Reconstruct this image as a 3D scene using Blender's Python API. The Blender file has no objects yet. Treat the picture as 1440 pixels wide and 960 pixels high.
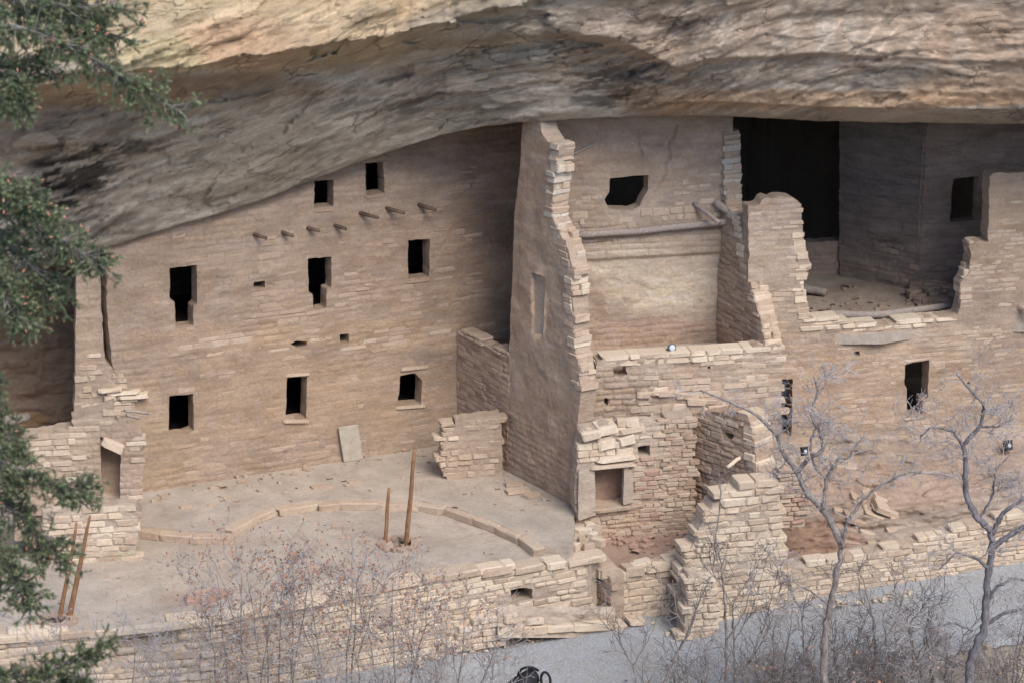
import bpy, math, random
import numpy as np
from mathutils import Vector, Matrix
scene = bpy.context.scene
R_ = math.radians
rng = random.Random(7)

# ------------------------------------------------------------------ camera
CAM = np.array([0.0, -55.6, 22.6]); PITCH = R_(18.0); FPX = 3600.0
cam_d = bpy.data.cameras.new('camera'); cam = bpy.data.objects.new('camera', cam_d)
scene.collection.objects.link(cam); scene.camera = cam
cam.location = CAM; cam.rotation_euler = (R_(90) - PITCH, 0, 0)
cam_d.lens = 90.0; cam_d.sensor_width = 36.0; cam_d.clip_end = 2000; cam_d.clip_start = 0.5
cam_d.dof.use_dof = True; cam_d.dof.focus_distance = 60.0; cam_d.dof.aperture_fstop = 2.4

# ------------------------------------------------------------------ sky, sun, exposure
SUN_EL, SUN_AZ = R_(46), R_(30)          # sun in front of the alcove, to the right
world = bpy.data.worlds.new("World"); scene.world = world; world.use_nodes = True
wn = world.node_tree.nodes; wl = world.node_tree.links
for n in list(wn): wn.remove(n)
wo = wn.new('ShaderNodeOutputWorld'); wb = wn.new('ShaderNodeBackground'); ws = wn.new('ShaderNodeTexSky')
ws.sky_type = 'NISHITA'; ws.sun_disc = False; ws.sun_elevation = SUN_EL
ws.sun_rotation = math.pi - SUN_AZ
ws.air_density = 1.0; ws.dust_density = 3.0; ws.ozone_density = 1.0; ws.altitude = 2000
wb.inputs['Strength'].default_value = 0.15
wl.new(ws.outputs[0], wb.inputs[0]); wl.new(wb.outputs[0], wo.inputs[0])
sun_d = bpy.data.lights.new('sun', 'SUN'); sun = bpy.data.objects.new('sun', sun_d)
scene.collection.objects.link(sun)
sun_d.energy = 1.75; sun_d.angle = R_(35); sun_d.color = (1.0, 0.95, 0.88)
sdir = Vector((math.sin(SUN_AZ) * math.cos(SUN_EL), -math.cos(SUN_AZ) * math.cos(SUN_EL), math.sin(SUN_EL)))
sun.rotation_euler = sdir.to_track_quat('Z', 'Y').to_euler()
scene.view_settings.view_transform = 'Standard'; scene.view_settings.look = 'None'
scene.view_settings.gamma = 1.0; scene.view_settings.exposure = 1.1

# ------------------------------------------------------------------ photo geometry helpers
FWD = np.array([0, math.cos(PITCH), -math.sin(PITCH)]); UP = np.array([0, math.sin(PITCH), math.cos(PITCH)])
def ray(px, py):
    px = np.asarray(px, float); py = np.asarray(py, float)
    a = (px - 720) / FPX; b = (480 - py) / FPX
    return np.stack([a, FWD[1] + b * UP[1], FWD[2] + b * UP[2]], -1)
def at_z(px, py, z):
    r = ray(px, py); return CAM + r * ((z - CAM[2]) / r[..., 2])[..., None]
def at_y(px, py, y):
    r = ray(px, py); return CAM + r * ((np.asarray(y) - CAM[1]) / r[..., 1])[..., None]
def project(P):
    d = np.asarray(P) - CAM; w = d @ FWD
    return 720 + FPX * d[..., 0] / w, 480 - FPX * (d @ UP) / w

class Frame:
    """a flat frame: o origin, U along, V up (or back), N out towards the viewer"""
    def __init__(s, o, U, V):
        s.o = np.array(o, float); s.U = np.array(U, float); s.U /= np.linalg.norm(s.U)
        s.V = np.array(V, float); s.V /= np.linalg.norm(s.V); s.N = np.cross(s.U, s.V)
    def uv(s, px, py):
        r = ray(px, py); t = ((s.o - CAM) @ s.N) / (r @ s.N); p = CAM + r * t[..., None] - s.o
        return np.stack([p @ s.U, p @ s.V], -1)
    def poly(s, pts):
        a = np.array(pts, float); return s.uv(a[:, 0], a[:, 1])
    def P(s, u, v, d=0.0):
        u = np.asarray(u, float); v = np.asarray(v, float); d = np.asarray(d, float) + 0 * u
        return s.o + u[..., None] * s.U + v[..., None] * s.V + d[..., None] * s.N
    def pt(s, px, py, d=0.0):
        q = s.uv(np.array(float(px)), np.array(float(py))); return s.P(q[0], q[1], d)
def vplane(a, b, lean=0.0):
    U = (b[0] - a[0], b[1] - a[1], 0)
    n = np.array([U[1], -U[0], 0.0]); n /= np.linalg.norm(n)
    return Frame((a[0], a[1], 0), U, np.array([0, 0, 1.0]) - n * lean)
def hplane(z): return Frame((0, 0, z), (1, 0, 0), (0, 1, 0))

# ------------------------------------------------------------------ vectorised noise
def _h(i, j, k):
    h = (i.astype(np.int64) * 374761393 + j.astype(np.int64) * 668265263 + k.astype(np.int64) * 2147483647) & 0x7fffffff
    h = (h ^ (h >> 13)) * 1274126177 & 0x7fffffff
    return ((h ^ (h >> 16)) & 0xffff) / 65535.0
def vn(x, y, z=0.0):
    x = np.asarray(x, float); y = np.asarray(y, float) + 0 * x; z = np.asarray(z, float) + 0 * x
    i, j, k = np.floor(x), np.floor(y), np.floor(z); fx, fy, fz = x - i, y - j, z - k
    fx = fx * fx * (3 - 2 * fx); fy = fy * fy * (3 - 2 * fy); fz = fz * fz * (3 - 2 * fz)
    def g(a, b, c): return _h(i + a, j + b, k + c)
    r0 = (g(0,0,0)*(1-fx)+g(1,0,0)*fx)*(1-fy) + (g(0,1,0)*(1-fx)+g(1,1,0)*fx)*fy
    r1 = (g(0,0,1)*(1-fx)+g(1,0,1)*fx)*(1-fy) + (g(0,1,1)*(1-fx)+g(1,1,1)*fx)*fy
    return r0 * (1 - fz) + r1 * fz
def fbm(x, y, z=0.0, o=4):
    s = 0; a = 0.5; x = np.asarray(x, float); y = np.asarray(y, float) + 0 * x
    for q in range(o):
        x, y = x * .8 - y * .6 + 3.7, x * .6 + y * .8 + 1.9
        s = s + a * (vn(x * 2**q + 17.3*q, y * 2**q + 5.1*q, np.asarray(z) * 2**q) - 0.5); a *= 0.5
    return s
def cells(x, y, seed=0):
    """jittered cells: nearest cell's id noise, offsets inside it, and distance to its border"""
    i0 = np.floor(x); j0 = np.floor(y); d1 = np.full(x.shape, 9.0); d2 = d1.copy(); idn = d1 * 0; ox = d1 * 0; oy = d1 * 0; tn = d1 * 0
    for di in (-1, 0, 1):
        for dj in (-1, 0, 1):
            i = i0 + di; j = j0 + dj; px = i + _h(i, j, i * 0 + seed); py = j + _h(i, j, i * 0 + seed + 77)
            d = np.hypot(x - px, y - py); m = d < d1
            d2 = np.where(m, d1, np.minimum(d2, d)); idn = np.where(m, _h(i, j, i * 0 + seed + 5), idn); tn = np.where(m, _h(i, j, i * 0 + seed + 9), tn)
            ox = np.where(m, x - px, ox); oy = np.where(m, y - py, oy); d1 = np.minimum(d1, d)
    return idn, ox, oy, d2 - d1, tn
def sstep(a, b, x):
    t = np.clip((x - a) / (b - a), 0, 1); return t * t * (3 - 2 * t)
def masonry(u, v, seed=0, ch=0.15, cw=0.42, gd=0.03, sd=0.02):
    """relief of uneven courses: grooves between stones and stones proud or sunk"""
    vv = v + 0.10 * (vn(u * 0.35, v * 0.5, seed) - .5) + 0.03 * (vn(u * 2, v * 2, seed + 3) - .5)
    c = np.floor(vv / ch); fv = vv / ch - c
    w = cw * (0.6 + 0.9 * _h(c + 11, c * 3 + seed, c * 0 + 5)); off = 7 * _h(c, c * 0 + seed, c * 0 + 9)
    uu = u + off + 0.06 * (vn(u * 3, v * 3, seed + 7) - .5)
    k = np.floor(uu / w); fu = uu / w - k
    du = np.minimum(fu, 1 - fu) * w; dv = np.minimum(fv, 1 - fv) * ch
    g = sstep(0.0, 0.03, np.minimum(du, dv))
    return (g - 1) * gd + g * (_h(k, c, k * 0 + seed) - .5) * 2 * sd
def course_tint(u, v, seed=0, ch=0.15, cw=0.42, amp=.3):
    """each stone its own shade, mortar a little greyer (same cells as masonry())"""
    vv = v + 0.10 * (vn(u * 0.35, v * 0.5, seed) - .5) + 0.03 * (vn(u * 2, v * 2, seed + 3) - .5)
    c = np.floor(vv / ch); fv = vv / ch - c
    w = cw * (0.6 + 0.9 * _h(c + 11, c * 3 + seed, c * 0 + 5)); off = 7 * _h(c, c * 0 + seed, c * 0 + 9)
    uu = u + off + 0.06 * (vn(u * 3, v * 3, seed + 7) - .5); k = np.floor(uu / w); fu = uu / w - k
    g = sstep(0.0, 0.035, np.minimum(np.minimum(fu, 1 - fu) * w, np.minimum(fv, 1 - fv) * ch))
    i = _h(k, c, k * 0 + seed + 40) - .5; j = _h(k, c, k * 0 + seed + 90) - .5
    m = .35 + .65 * sstep(-.12, .1, fbm(u / 1.1, v / .6, seed + 2., 3))
    s = 1 + amp * m * (i * g - .28 * (1 - g)); return np.stack([s * (1 + .05 * j * m), s, s * (1 - .12 * j * m)], -1)
def inside(poly, u, v):
    x, y = poly[:, 0], poly[:, 1]; n = len(poly); r = np.zeros(u.shape, bool); j = n - 1
    for i in range(n):
        dy = y[j] - y[i]
        if abs(dy) > 1e-12:
            r ^= ((y[i] > v) != (y[j] > v)) & (u < (x[j] - x[i]) * (v - y[i]) / dy + x[i])
        j = i
    return r
def nearest(polys, pts):
    best = np.full(len(pts), 1e9); out = pts.copy()
    for poly in polys:
        A = poly; B = np.roll(poly, -1, 0)
        for a, b in zip(A, B):
            d = b - a; L = d @ d
            if L < 1e-12: continue
            t = np.clip(((pts - a) @ d) / L, 0, 1); q = a + t[:, None] * d
            e = np.sum((q - pts) ** 2, 1); m = e < best
            best[m] = e[m]; out[m] = q[m]
    return out, np.sqrt(best)
def rough(poly, amp=0.025, step=0.12, seed=0, box=False):
    out = []; n = len(poly)
    for i in range(n):
        a, b = poly[i], poly[(i + 1) % n]; L = np.linalg.norm(b - a); k = max(1, int(L / step))
        for q in range(k):
            p = a + (b - a) * q / k
            if q: p = p + np.array([vn(p[0]*9, p[1]*9, seed) - .5, vn(p[0]*9, p[1]*9, seed + 31) - .5]) * 2 * amp
            out.append(p)
    return np.array(out)

# ------------------------------------------------------------------ mesh helpers
col = scene.collection
def mk_mesh(name, V, F, mat=None, smooth=True, color=None, uv=None):
    me = bpy.data.meshes.new(name); V = np.asarray(V, np.float32); F = np.asarray(F, np.int32)
    me.vertices.add(len(V)); me.vertices.foreach_set('co', V.ravel())
    k = F.shape[1]; me.loops.add(F.size); me.loops.foreach_set('vertex_index', F.ravel())
    me.polygons.add(len(F)); me.polygons.foreach_set('loop_start', np.arange(0, F.size, k, dtype=np.int32))
    if smooth: me.polygons.foreach_set('use_smooth', np.ones(len(F), bool))
    if color is not None:
        at = me.color_attributes.new('Tint', 'FLOAT_COLOR', 'POINT')
        c = np.ones((len(V), 4), np.float32); c[:, :3] = color; at.data.foreach_set('color', c.ravel())
    if uv is not None:
        l = me.uv_layers.new(name='Strata'); l.data.foreach_set('uv', np.asarray(uv, np.float32)[F.ravel()].ravel())
    me.update(calc_edges=True)
    if mat: me.materials.append(mat)
    return me
def link(name, me, parent=None, loc=(0, 0, 0)):
    o = bpy.data.objects.new(name, me); col.objects.link(o); o.location = loc
    if parent is not None: o.parent = parent
    return o
def tag(o, label=None, cat=None, group=None, kind=None):
    if label: o['label'] = label
    if cat: o['category'] = cat
    if group: o['group'] = group
    if kind: o['kind'] = kind
    return o
def thing(name, loc, label, cat, group=None):
    o = bpy.data.objects.new(name, None); col.objects.link(o); o.location = Vector([float(c) for c in loc])
    o.empty_display_size = 0.2
    return tag(o, label, cat, group)
def base_of(root): 
    if root is None: return np.zeros(3)
    b = np.zeros(3)
    while root is not None:
        b = b + np.array(root.location); root = root.parent
    return b

def sheet(name, fr, outline, holes=(), thick=0.4, res=0.035, mat=None, parent=None, disp=None, tint=None,
          edge=0.02, back=True, seed=0, px=True, rim_rough=0.02, ct=None):
    """a slab cut to an outline with real openings: displaced front, rim all round, plain back"""
    O = fr.poly(outline) if px else np.array(outline, float)
    H = [fr.poly(h) if px else np.array(h, float) for h in holes]
    O = rough(O, edge, 0.1, seed); H = [rough(h, min(edge, .014), 0.1, seed + 5 + i) for i, h in enumerate(H)]
    u0, v0 = O.min(0); u1, v1 = O.max(0)
    nu = int((u1 - u0) / res) + 2; nv = int((v1 - v0) / res) + 2
    us = u0 + np.arange(nu + 1) * res - res * .5; vs = v0 + np.arange(nv + 1) * res - res * .5
    GU, GV = np.meshgrid(us, vs, indexing='ij')
    cu, cv = np.meshgrid((us[1:] + us[:-1]) / 2, (vs[1:] + vs[:-1]) / 2, indexing='ij')
    M = inside(O, cu, cv)
    for h in H: M &= ~inside(h, cu, cv)
    idx = -np.ones(GU.shape, int)
    vm = np.zeros(GU.shape, bool)
    vm[:-1, :-1] |= M; vm[1:, :-1] |= M; vm[:-1, 1:] |= M; vm[1:, 1:] |= M
    Mp = np.zeros((nu + 2, nv + 2), bool); Mp[1:-1, 1:-1] = M
    full = Mp[:-1, :-1] & Mp[1:, :-1] & Mp[:-1, 1:] & Mp[1:, 1:]
    bd = vm & ~full
    idx[vm] = np.arange(vm.sum())
    P2 = np.stack([GU[vm], GV[vm]], -1); b = bd[vm]
    q, dist = nearest([O] + H, P2[b]); ok = dist < res * 1.1
    pb = P2[b]; pb[ok] = q[ok]; P2[b] = pb
    d = disp(P2[:, 0], P2[:, 1]) if disp else np.zeros(len(P2))
    Vf = fr.P(P2[:, 0], P2[:, 1], d)
    ii, jj = np.nonzero(M)
    F = np.stack([idx[ii, jj], idx[ii + 1, jj], idx[ii + 1, jj + 1], idx[ii, jj + 1]], -1)
    # boundary edges, kept on the left
    E = []
    a = M & ~Mp[1:-1, :-2]; i2, j2 = np.nonzero(a); E.append(np.stack([idx[i2, j2], idx[i2 + 1, j2]], -1))
    a = M & ~Mp[2:, 1:-1]; i2, j2 = np.nonzero(a); E.append(np.stack([idx[i2 + 1, j2], idx[i2 + 1, j2 + 1]], -1))
    a = M & ~Mp[1:-1, 2:]; i2, j2 = np.nonzero(a); E.append(np.stack([idx[i2 + 1, j2 + 1], idx[i2, j2 + 1]], -1))
    a = M & ~Mp[:-2, 1:-1]; i2, j2 = np.nonzero(a); E.append(np.stack([idx[i2, j2 + 1], idx[i2, j2]], -1))
    E = np.concatenate(E); bi = np.unique(E); mp = -np.ones(len(P2), int); mp[bi] = np.arange(len(bi))
    nb = len(bi); VV = [Vf]; FF = [F]; base = len(Vf); K = max(1, int(thick / 0.1)); T3 = P2.copy()
    B2 = P2[bi]; rings = []
    for k in range(K + 1):
        t = k / K; dd = d[bi] * (1 - t) - thick * t
        w = np.stack([vn(B2[:, 0]*6, B2[:, 1]*6, k*0.9 + seed) - .5, vn(B2[:, 0]*6, B2[:, 1]*6, k*0.9 + 50 + seed) - .5], -1) * 2 * rim_rough * (0 if k == 0 else 1)
        VV.append(fr.P(B2[:, 0] + w[:, 0], B2[:, 1] + w[:, 1], dd)); rings.append(base); base += nb
    for k in range(K):
        e = mp[E]; FF.append(np.stack([e[:, 0] + rings[k], e[:, 0] + rings[k + 1], e[:, 1] + rings[k + 1], e[:, 1] + rings[k]], -1))
    if back:
        VV.append(fr.P(P2[:, 0], P2[:, 1], -thick)); FF.append(F[:, ::-1] + base)
    V = np.concatenate(VV); F = np.concatenate(FF)
    if tint is not None:
        X, Y = project(V); c = tint(X, Y)
    else: c = np.ones((len(V), 3))
    if ct: c[:len(Vf)] *= course_tint(P2[:, 0], P2[:, 1], *ct)
    off = base_of(parent)
    return link(name, mk_mesh(name, V - off, F, mat, True, c), parent)

def relief(name, XS, YS, depth, mat, parent=None, tint=None, kind=None, uvf=None):
    """a rock surface on a grid; depth gives the world Y of each point"""
    Y = depth(XS, YS); V = at_y(XS, YS, Y); n, m = XS.shape
    I = np.arange(n * m).reshape(n, m)
    F = np.stack([I[:-1, :-1], I[1:, :-1], I[1:, 1:], I[:-1, 1:]], -1).reshape(-1, 4)
    c = tint(XS.ravel(), YS.ravel()) if tint else np.ones((n * m, 3))
    return V.reshape(-1, 3), F, c

class Acc:
    def __init__(s): s.V = []; s.F = []; s.n = 0
    def add(s, V, F):
        V = np.asarray(V, float); F = np.asarray(F, int)
        s.V.append(V); s.F.append(F + s.n); s.n += len(V)
    def tube(s, pts, radii, sides=5, cap=True):
        pts = np.asarray(pts, float); k = len(pts)
        T = np.gradient(pts, axis=0); T /= np.linalg.norm(T, axis=1)[:, None] + 1e-9
        ref = np.array([0.3, 0.9, 0.2]) if abs(T[0] @ np.array([0, 0, 1.])) > .6 else np.array([0, 0, 1.0])
        A = np.cross(T, ref); A /= np.linalg.norm(A, axis=1)[:, None] + 1e-9; B = np.cross(T, A)
        th = np.arange(sides) * 2 * math.pi / sides; r = np.asarray(radii, float)[:, None, None]
        R = pts[:, None] + r * (np.cos(th)[None, :, None] * A[:, None] + np.sin(th)[None, :, None] * B[:, None])
        I = np.arange(k * sides).reshape(k, sides); J = np.roll(I, -1, 1)
        F = np.stack([I[:-1], J[:-1], J[1:], I[1:]], -1).reshape(-1, 4)
        V = R.reshape(-1, 3)
        if cap:
            V = np.concatenate([V, pts[:1], pts[-1:]]); a = k * sides
            F = np.concatenate([F, np.stack([J[0], I[0], np.full(sides, a), np.full(sides, a)], -1),
                                np.stack([I[-1], J[-1], np.full(sides, a + 1), np.full(sides, a + 1)], -1)])
        s.add(V, F)
    def box(s, c, ax, half, jit=0.0, rg=rng):
        c = np.asarray(c, float); V = []
        for i in (-1, 1):
            for j in (-1, 1):
                for k in (-1, 1):
                    q = [i * half[0], j * half[1], k * half[2]]
                    q = [q[w] * (1 + jit * (rg.random() - .5)) for w in range(3)]
                    V.append(c + q[0] * ax[0] + q[1] * ax[1] + q[2] * ax[2])
        s.add(V, [(0, 1, 3, 2), (4, 6, 7, 5), (0, 4, 5, 1), (2, 3, 7, 6), (0, 2, 6, 4), (1, 5, 7, 3)])
    def build(s, name, mat, parent=None, smooth=True, kind=None):
        V = np.concatenate(s.V); F = np.concatenate(s.F)
        me = bpy.data.meshes.new(name)
        fl = [tuple(dict.fromkeys(f)) for f in F.tolist()]
        me.from_pydata((V - base_of(parent)).tolist(), [], fl)
        if smooth: me.polygons.foreach_set('use_smooth', np.ones(len(me.polygons), bool))
        me.materials.append(mat); me.update()
        o = link(name, me, parent)
        if kind: o['kind'] = kind
        return o

# ------------------------------------------------------------------ materials
def _mat(name):
    m = bpy.data.materials.new(name); m.use_nodes = True; nt = m.node_tree
    b = nt.nodes['Principled BSDF']; b.inputs['Roughness'].default_value = 0.92
    if 'Specular IOR Level' in b.inputs: b.inputs['Specular IOR Level'].default_value = 0.2
    return m, nt, b
def _noise(nt, vec, scale, detail=4, rough=0.6, dist=0.0):
    n = nt.nodes.new('ShaderNodeTexNoise'); n.inputs['Scale'].default_value = scale
    n.inputs['Detail'].default_value = detail; n.inputs['Roughness'].default_value = rough
    n.inputs['Distortion'].default_value = dist
    if vec is not None: nt.links.new(vec, n.inputs['Vector'])
    return n.outputs[0]
def _ramp(nt, fac, stops):
    r = nt.nodes.new('ShaderNodeValToRGB'); e = r.color_ramp.elements
    while len(e) < len(stops): e.new(0.5)
    for x, (p, c) in zip(e, stops): x.position = p; x.color = (*c, 1)
    nt.links.new(fac, r.inputs[0]); return r.outputs[0]
def _mix(nt, fac, a, b, mode='MIX'):
    m = nt.nodes.new('ShaderNodeMix'); m.data_type = 'RGBA'; m.blend_type = mode
    for s, v in ((m.inputs[0], fac), (m.inputs[6], a), (m.inputs[7], b)):
        if isinstance(v, (int, float)): s.default_value = v
        elif isinstance(v, tuple): s.default_value = (*v, 1)
        else: nt.links.new(v, s)
    return m.outputs[2]
def _map(nt, vec, scale):
    m = nt.nodes.new('ShaderNodeMapping'); m.inputs['Scale'].default_value = scale
    nt.links.new(vec, m.inputs['Vector']); return m.outputs[0]
def _bump(nt, b, h, strength, dist=0.02, prev=None):
    n = nt.nodes.new('ShaderNodeBump'); n.inputs['Strength'].default_value = strength; n.inputs['Distance'].default_value = dist
    nt.links.new(h, n.inputs['Height'])
    if prev is not None: nt.links.new(prev, n.inputs['Normal'])
    nt.links.new(n.outputs[0], b.inputs['Normal']); return n.outputs[0]

def grey(c, k=0.93):
    l = 0.3 * c[0] + 0.55 * c[1] + 0.15 * c[2]; return tuple(l + (x - l) * k for x in c)
def rock_mat(name, c1, c2, c3, stain=(0.1, 0.08, 0.07), stain_amt=0.5, bump=0.5, streak=(1.2, 1.2, 9), scale=1.0, uv=False, light=None):
    c1, c2, c3, stain = grey(c1), grey(c2), grey(c3), grey(stain)
    m, nt, b = _mat(name); L = nt.links
    g = nt.nodes.new('ShaderNodeNewGeometry'); pos = g.outputs['Position']
    if uv:
        t = nt.nodes.new('ShaderNodeUVMap'); t.uv_map = 'Strata'; sv = t.outputs[0]
    else: sv = pos
    big = _noise(nt, pos, 0.55 * scale, 5, 0.65, 0.6)
    c = _ramp(nt, big, [(0.32, c1), (0.5, c2), (0.68, c3)])
    st = _noise(nt, _map(nt, sv, streak), 1.0 * scale, 6, 0.7, 0.4)
    c = _mix(nt, 0.6, c, _ramp(nt, st, [(0.3, tuple(x * 0.72 for x in c1)), (0.5, c2), (0.72, tuple(min(1, x * 1.2) for x in c3))]))
    fine = _noise(nt, pos, 14 * scale, 6, 0.75)
    c = _mix(nt, 0.45, c, _ramp(nt, fine, [(0.3, (0.35, 0.33, 0.31)), (0.7, (0.68, 0.66, 0.63))]), 'OVERLAY')
    sm = _noise(nt, _map(nt, sv, tuple(x * 1.7 for x in streak)), 0.8 * scale, 8, 0.75, 0.8)
    s2 = _noise(nt, pos, 0.35, 3, 0.5)
    mul = nt.nodes.new('ShaderNodeMath'); mul.operation = 'MULTIPLY'
    r = _ramp(nt, sm, [(0.54, (0, 0, 0)), (0.63, (1, 1, 1))]); r2 = _ramp(nt, s2, [(0.42, (0, 0, 0)), (0.6, (1, 1, 1))])
    L.new(r, mul.inputs[0]); L.new(r2, mul.inputs[1])
    m2 = nt.nodes.new('ShaderNodeMath'); m2.operation = 'MULTIPLY'; m2.inputs[1].default_value = stain_amt; L.new(mul.outputs[0], m2.inputs[0])
    c = _mix(nt, m2.outputs[0], c, stain)
    if light:
        ln = _noise(nt, _map(nt, sv, tuple(x * 1.3 for x in streak)), 1.3 * scale, 8, 0.8, 0.5)
        lr = _ramp(nt, ln, [(0.58, (0, 0, 0)), (0.68, (0.7, 0.7, 0.7))]); c = _mix(nt, lr, c, light)
    pk = _noise(nt, _map(nt, pos, (1, 1, 1.5)), 7.0 * scale, 10, 0.85, 0.2)          # pocks and missing chips
    c = _mix(nt, 0.8, c, _ramp(nt, pk, [(0.33, (0.50, 0.47, 0.45)), (0.43, (1, 1, 1)), (0.60, (1, 1, 1)), (0.70, (1.22, 1.2, 1.16))]), 'MULTIPLY')
    if uv:
        vo = nt.nodes.new('ShaderNodeTexVoronoi'); vo.feature = 'DISTANCE_TO_EDGE'; vo.inputs['Scale'].default_value = 1.0
        wv = nt.nodes.new('ShaderNodeVectorMath'); wv.operation = 'MULTIPLY_ADD'
        nz = nt.nodes.new('ShaderNodeTexNoise'); nz.inputs['Scale'].default_value = 1.6; nz.inputs['Detail'].default_value = 8; nz.inputs['Roughness'].default_value = .7; L.new(sv, nz.inputs['Vector'])
        L.new(nz.outputs['Color'], wv.inputs[0]); wv.inputs[1].default_value = (1.1, .55, 0); L.new(sv, wv.inputs[2])
        L.new(_map(nt, wv.outputs[0], (0.8, 3.0, 1)), vo.inputs['Vector'])
        cr = _ramp(nt, vo.outputs['Distance'], [(0.0, (0, 0, 0)), (0.035, (1, 1, 1))]); ms = _ramp(nt, _noise(nt, sv, .8, 3, .6), [(.50, (1, 1, 1)), (.60, (0, 0, 0))])
        crk = _mix(nt, ms, cr, (1.0, 1.0, 1.0)); c = _mix(nt, .42, c, crk, 'MULTIPLY')
    at = nt.nodes.new('ShaderNodeAttribute'); at.attribute_name = 'Tint'
    c = _mix(nt, 1.0, c, at.outputs[0], 'MULTIPLY')
    L.new(c, b.inputs['Base Color'])
    h = _noise(nt, pos, 9 * scale, 10, 0.8); p = _bump(nt, b, h, min(1, bump * 1.5), 0.06); p = _bump(nt, b, pk, min(1, bump * 1.3), 0.05, p)
    if uv: p = _bump(nt, b, crk, .8, .05, p)
    h2 = _noise(nt, _map(nt, sv, streak), 3 * scale, 8, 0.7, 0.3); _bump(nt, b, h2, bump * 0.6, 0.05, p)
    return m
def stone_mat(name, cols, bump=0.6):
    cols = [grey(q) for q in cols]
    m, nt, b = _mat(name); L = nt.links
    oi = nt.nodes.new('ShaderNodeObjectInfo')
    g = nt.nodes.new('ShaderNodeNewGeometry'); pos = g.outputs['Position']
    k = len(cols); c = _ramp(nt, oi.outputs['Random'], [((i + .5) / k, q) for i, q in enumerate(cols)])
    c = _mix(nt, 0.55, c, _ramp(nt, _noise(nt, pos, 2.2, 6, 0.7), [(0.3, cols[0]), (0.7, cols[-1])]))
    c = _mix(nt, 0.5, c, _ramp(nt, _noise(nt, pos, 16, 6, 0.75), [(0.3, (0.33, 0.32, 0.3)), (0.7, (0.7, 0.68, 0.65))]), 'OVERLAY')
    L.new(c, b.inputs['Base Color'])
    p = _bump(nt, b, _noise(nt, pos, 11, 8, 0.75), bump, 0.04)
    _bump(nt, b, _noise(nt, _map(nt, pos, (3, 3, 14)), 2.5, 6, 0.7), bump * .6, 0.03, p)
    return m
def plain_mat(name, c1, c2, scale=6, bump=0.4, streak=None, rough=0.9, metal=0.0):
    m, nt, b = _mat(name); tc = nt.nodes.new('ShaderNodeTexCoord'); v = tc.outputs['Object']
    if streak: v = _map(nt, v, streak)
    n = _noise(nt, v, scale, 6, 0.7, 0.3)
    nt.links.new(_ramp(nt, n, [(0.35, c1), (0.65, c2)]), b.inputs['Base Color'])
    _bump(nt, b, n, bump, 0.02); b.inputs['Roughness'].default_value = rough; b.inputs['Metallic'].default_value = metal
    return m

M = {}
M['plaster'] = rock_mat('adobe_plaster', (0.36, 0.25, 0.17), (0.415, 0.30, 0.212), (0.47, 0.352, 0.255), (0.25, 0.16, 0.12), 0.5, 0.5, (1.0, 1.0, 2.6))
M['tower'] = rock_mat('tower_plaster', (0.385, 0.275, 0.195), (0.45, 0.335, 0.245), (0.51, 0.395, 0.295), (0.25, 0.16, 0.12), 0.45, 0.5, (1.0, 1.0, 2.4))
M['core'] = rock_mat('mud_mortar', (0.49, 0.375, 0.28), (0.56, 0.445, 0.34), (0.63, 0.515, 0.40), (0.36, 0.26, 0.2), 0.3, 0.6, (1, 1, 2.2))
M['cliff'] = rock_mat('cliff_sandstone', (0.35, 0.285, 0.215), (0.48, 0.40, 0.31), (0.60, 0.51, 0.40), (0.17, 0.145, 0.125), 0.6, 0.8, (0.55, 2.6, 1.0), 1.0, True, (0.5, 0.45, 0.38))
M['bedrock'] = rock_mat('bedrock', (0.42, 0.31, 0.235), (0.50, 0.385, 0.295), (0.58, 0.465, 0.37), (0.34, 0.25, 0.2), 0.4, 0.8, (0.8, 0.8, 4))
M['cave'] = rock_mat('cave_rock', (0.14, 0.11, 0.09), (0.19, 0.15, 0.125), (0.26, 0.21, 0.17), (0.05, 0.045, 0.04), 0.7, 0.9, (0.8, 0.8, 4))
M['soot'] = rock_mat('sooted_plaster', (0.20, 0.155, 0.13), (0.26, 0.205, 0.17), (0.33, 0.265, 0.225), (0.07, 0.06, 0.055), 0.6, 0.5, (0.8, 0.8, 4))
M['dirt'] = rock_mat('packed_earth', (0.365, 0.30, 0.235), (0.425, 0.355, 0.285), (0.485, 0.41, 0.335), (0.29, 0.225, 0.18), 0.5, 0.3, (0.7, 0.7, 0.7), 1.2)
M['red_dirt'] = rock_mat('red_earth', (0.36, 0.22, 0.16), (0.43, 0.29, 0.21), (0.5, 0.36, 0.27), (0.3, 0.18, 0.13), 0.4, 0.5, (1, 1, 1), 1.2)
M['pale'] = stone_mat('pale_sandstone', [(0.54, 0.41, 0.29), (0.60, 0.48, 0.35), (0.66, 0.55, 0.41), (0.70, 0.60, 0.46), (0.62, 0.49, 0.34), (0.58, 0.45, 0.33)])
M['tan'] = stone_mat('tan_sandstone', [(0.40, 0.285, 0.20), (0.45, 0.335, 0.24), (0.50, 0.38, 0.28), (0.44, 0.31, 0.22), (0.52, 0.41, 0.30)])
M['brown'] = stone_mat('brown_sandstone', [(0.33, 0.22, 0.155), (0.38, 0.26, 0.185), (0.43, 0.31, 0.23), (0.41, 0.30, 0.22)])
M['flush'] = stone_mat('plastered_sandstone', [(0.36, 0.25, 0.172), (0.39, 0.275, 0.195), (0.41, 0.295, 0.215), (0.44, 0.33, 0.24)], .4)
M['flush2'] = stone_mat('mortared_sandstone', [(0.42, 0.305, 0.215), (0.45, 0.33, 0.24), (0.48, 0.365, 0.265), (0.51, 0.395, 0.295)], .4)
M['white'] = stone_mat('whitened_sandstone', [(0.46, 0.37, 0.285), (0.53, 0.45, 0.36), (0.48, 0.37, 0.275), (0.57, 0.50, 0.41)])
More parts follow.
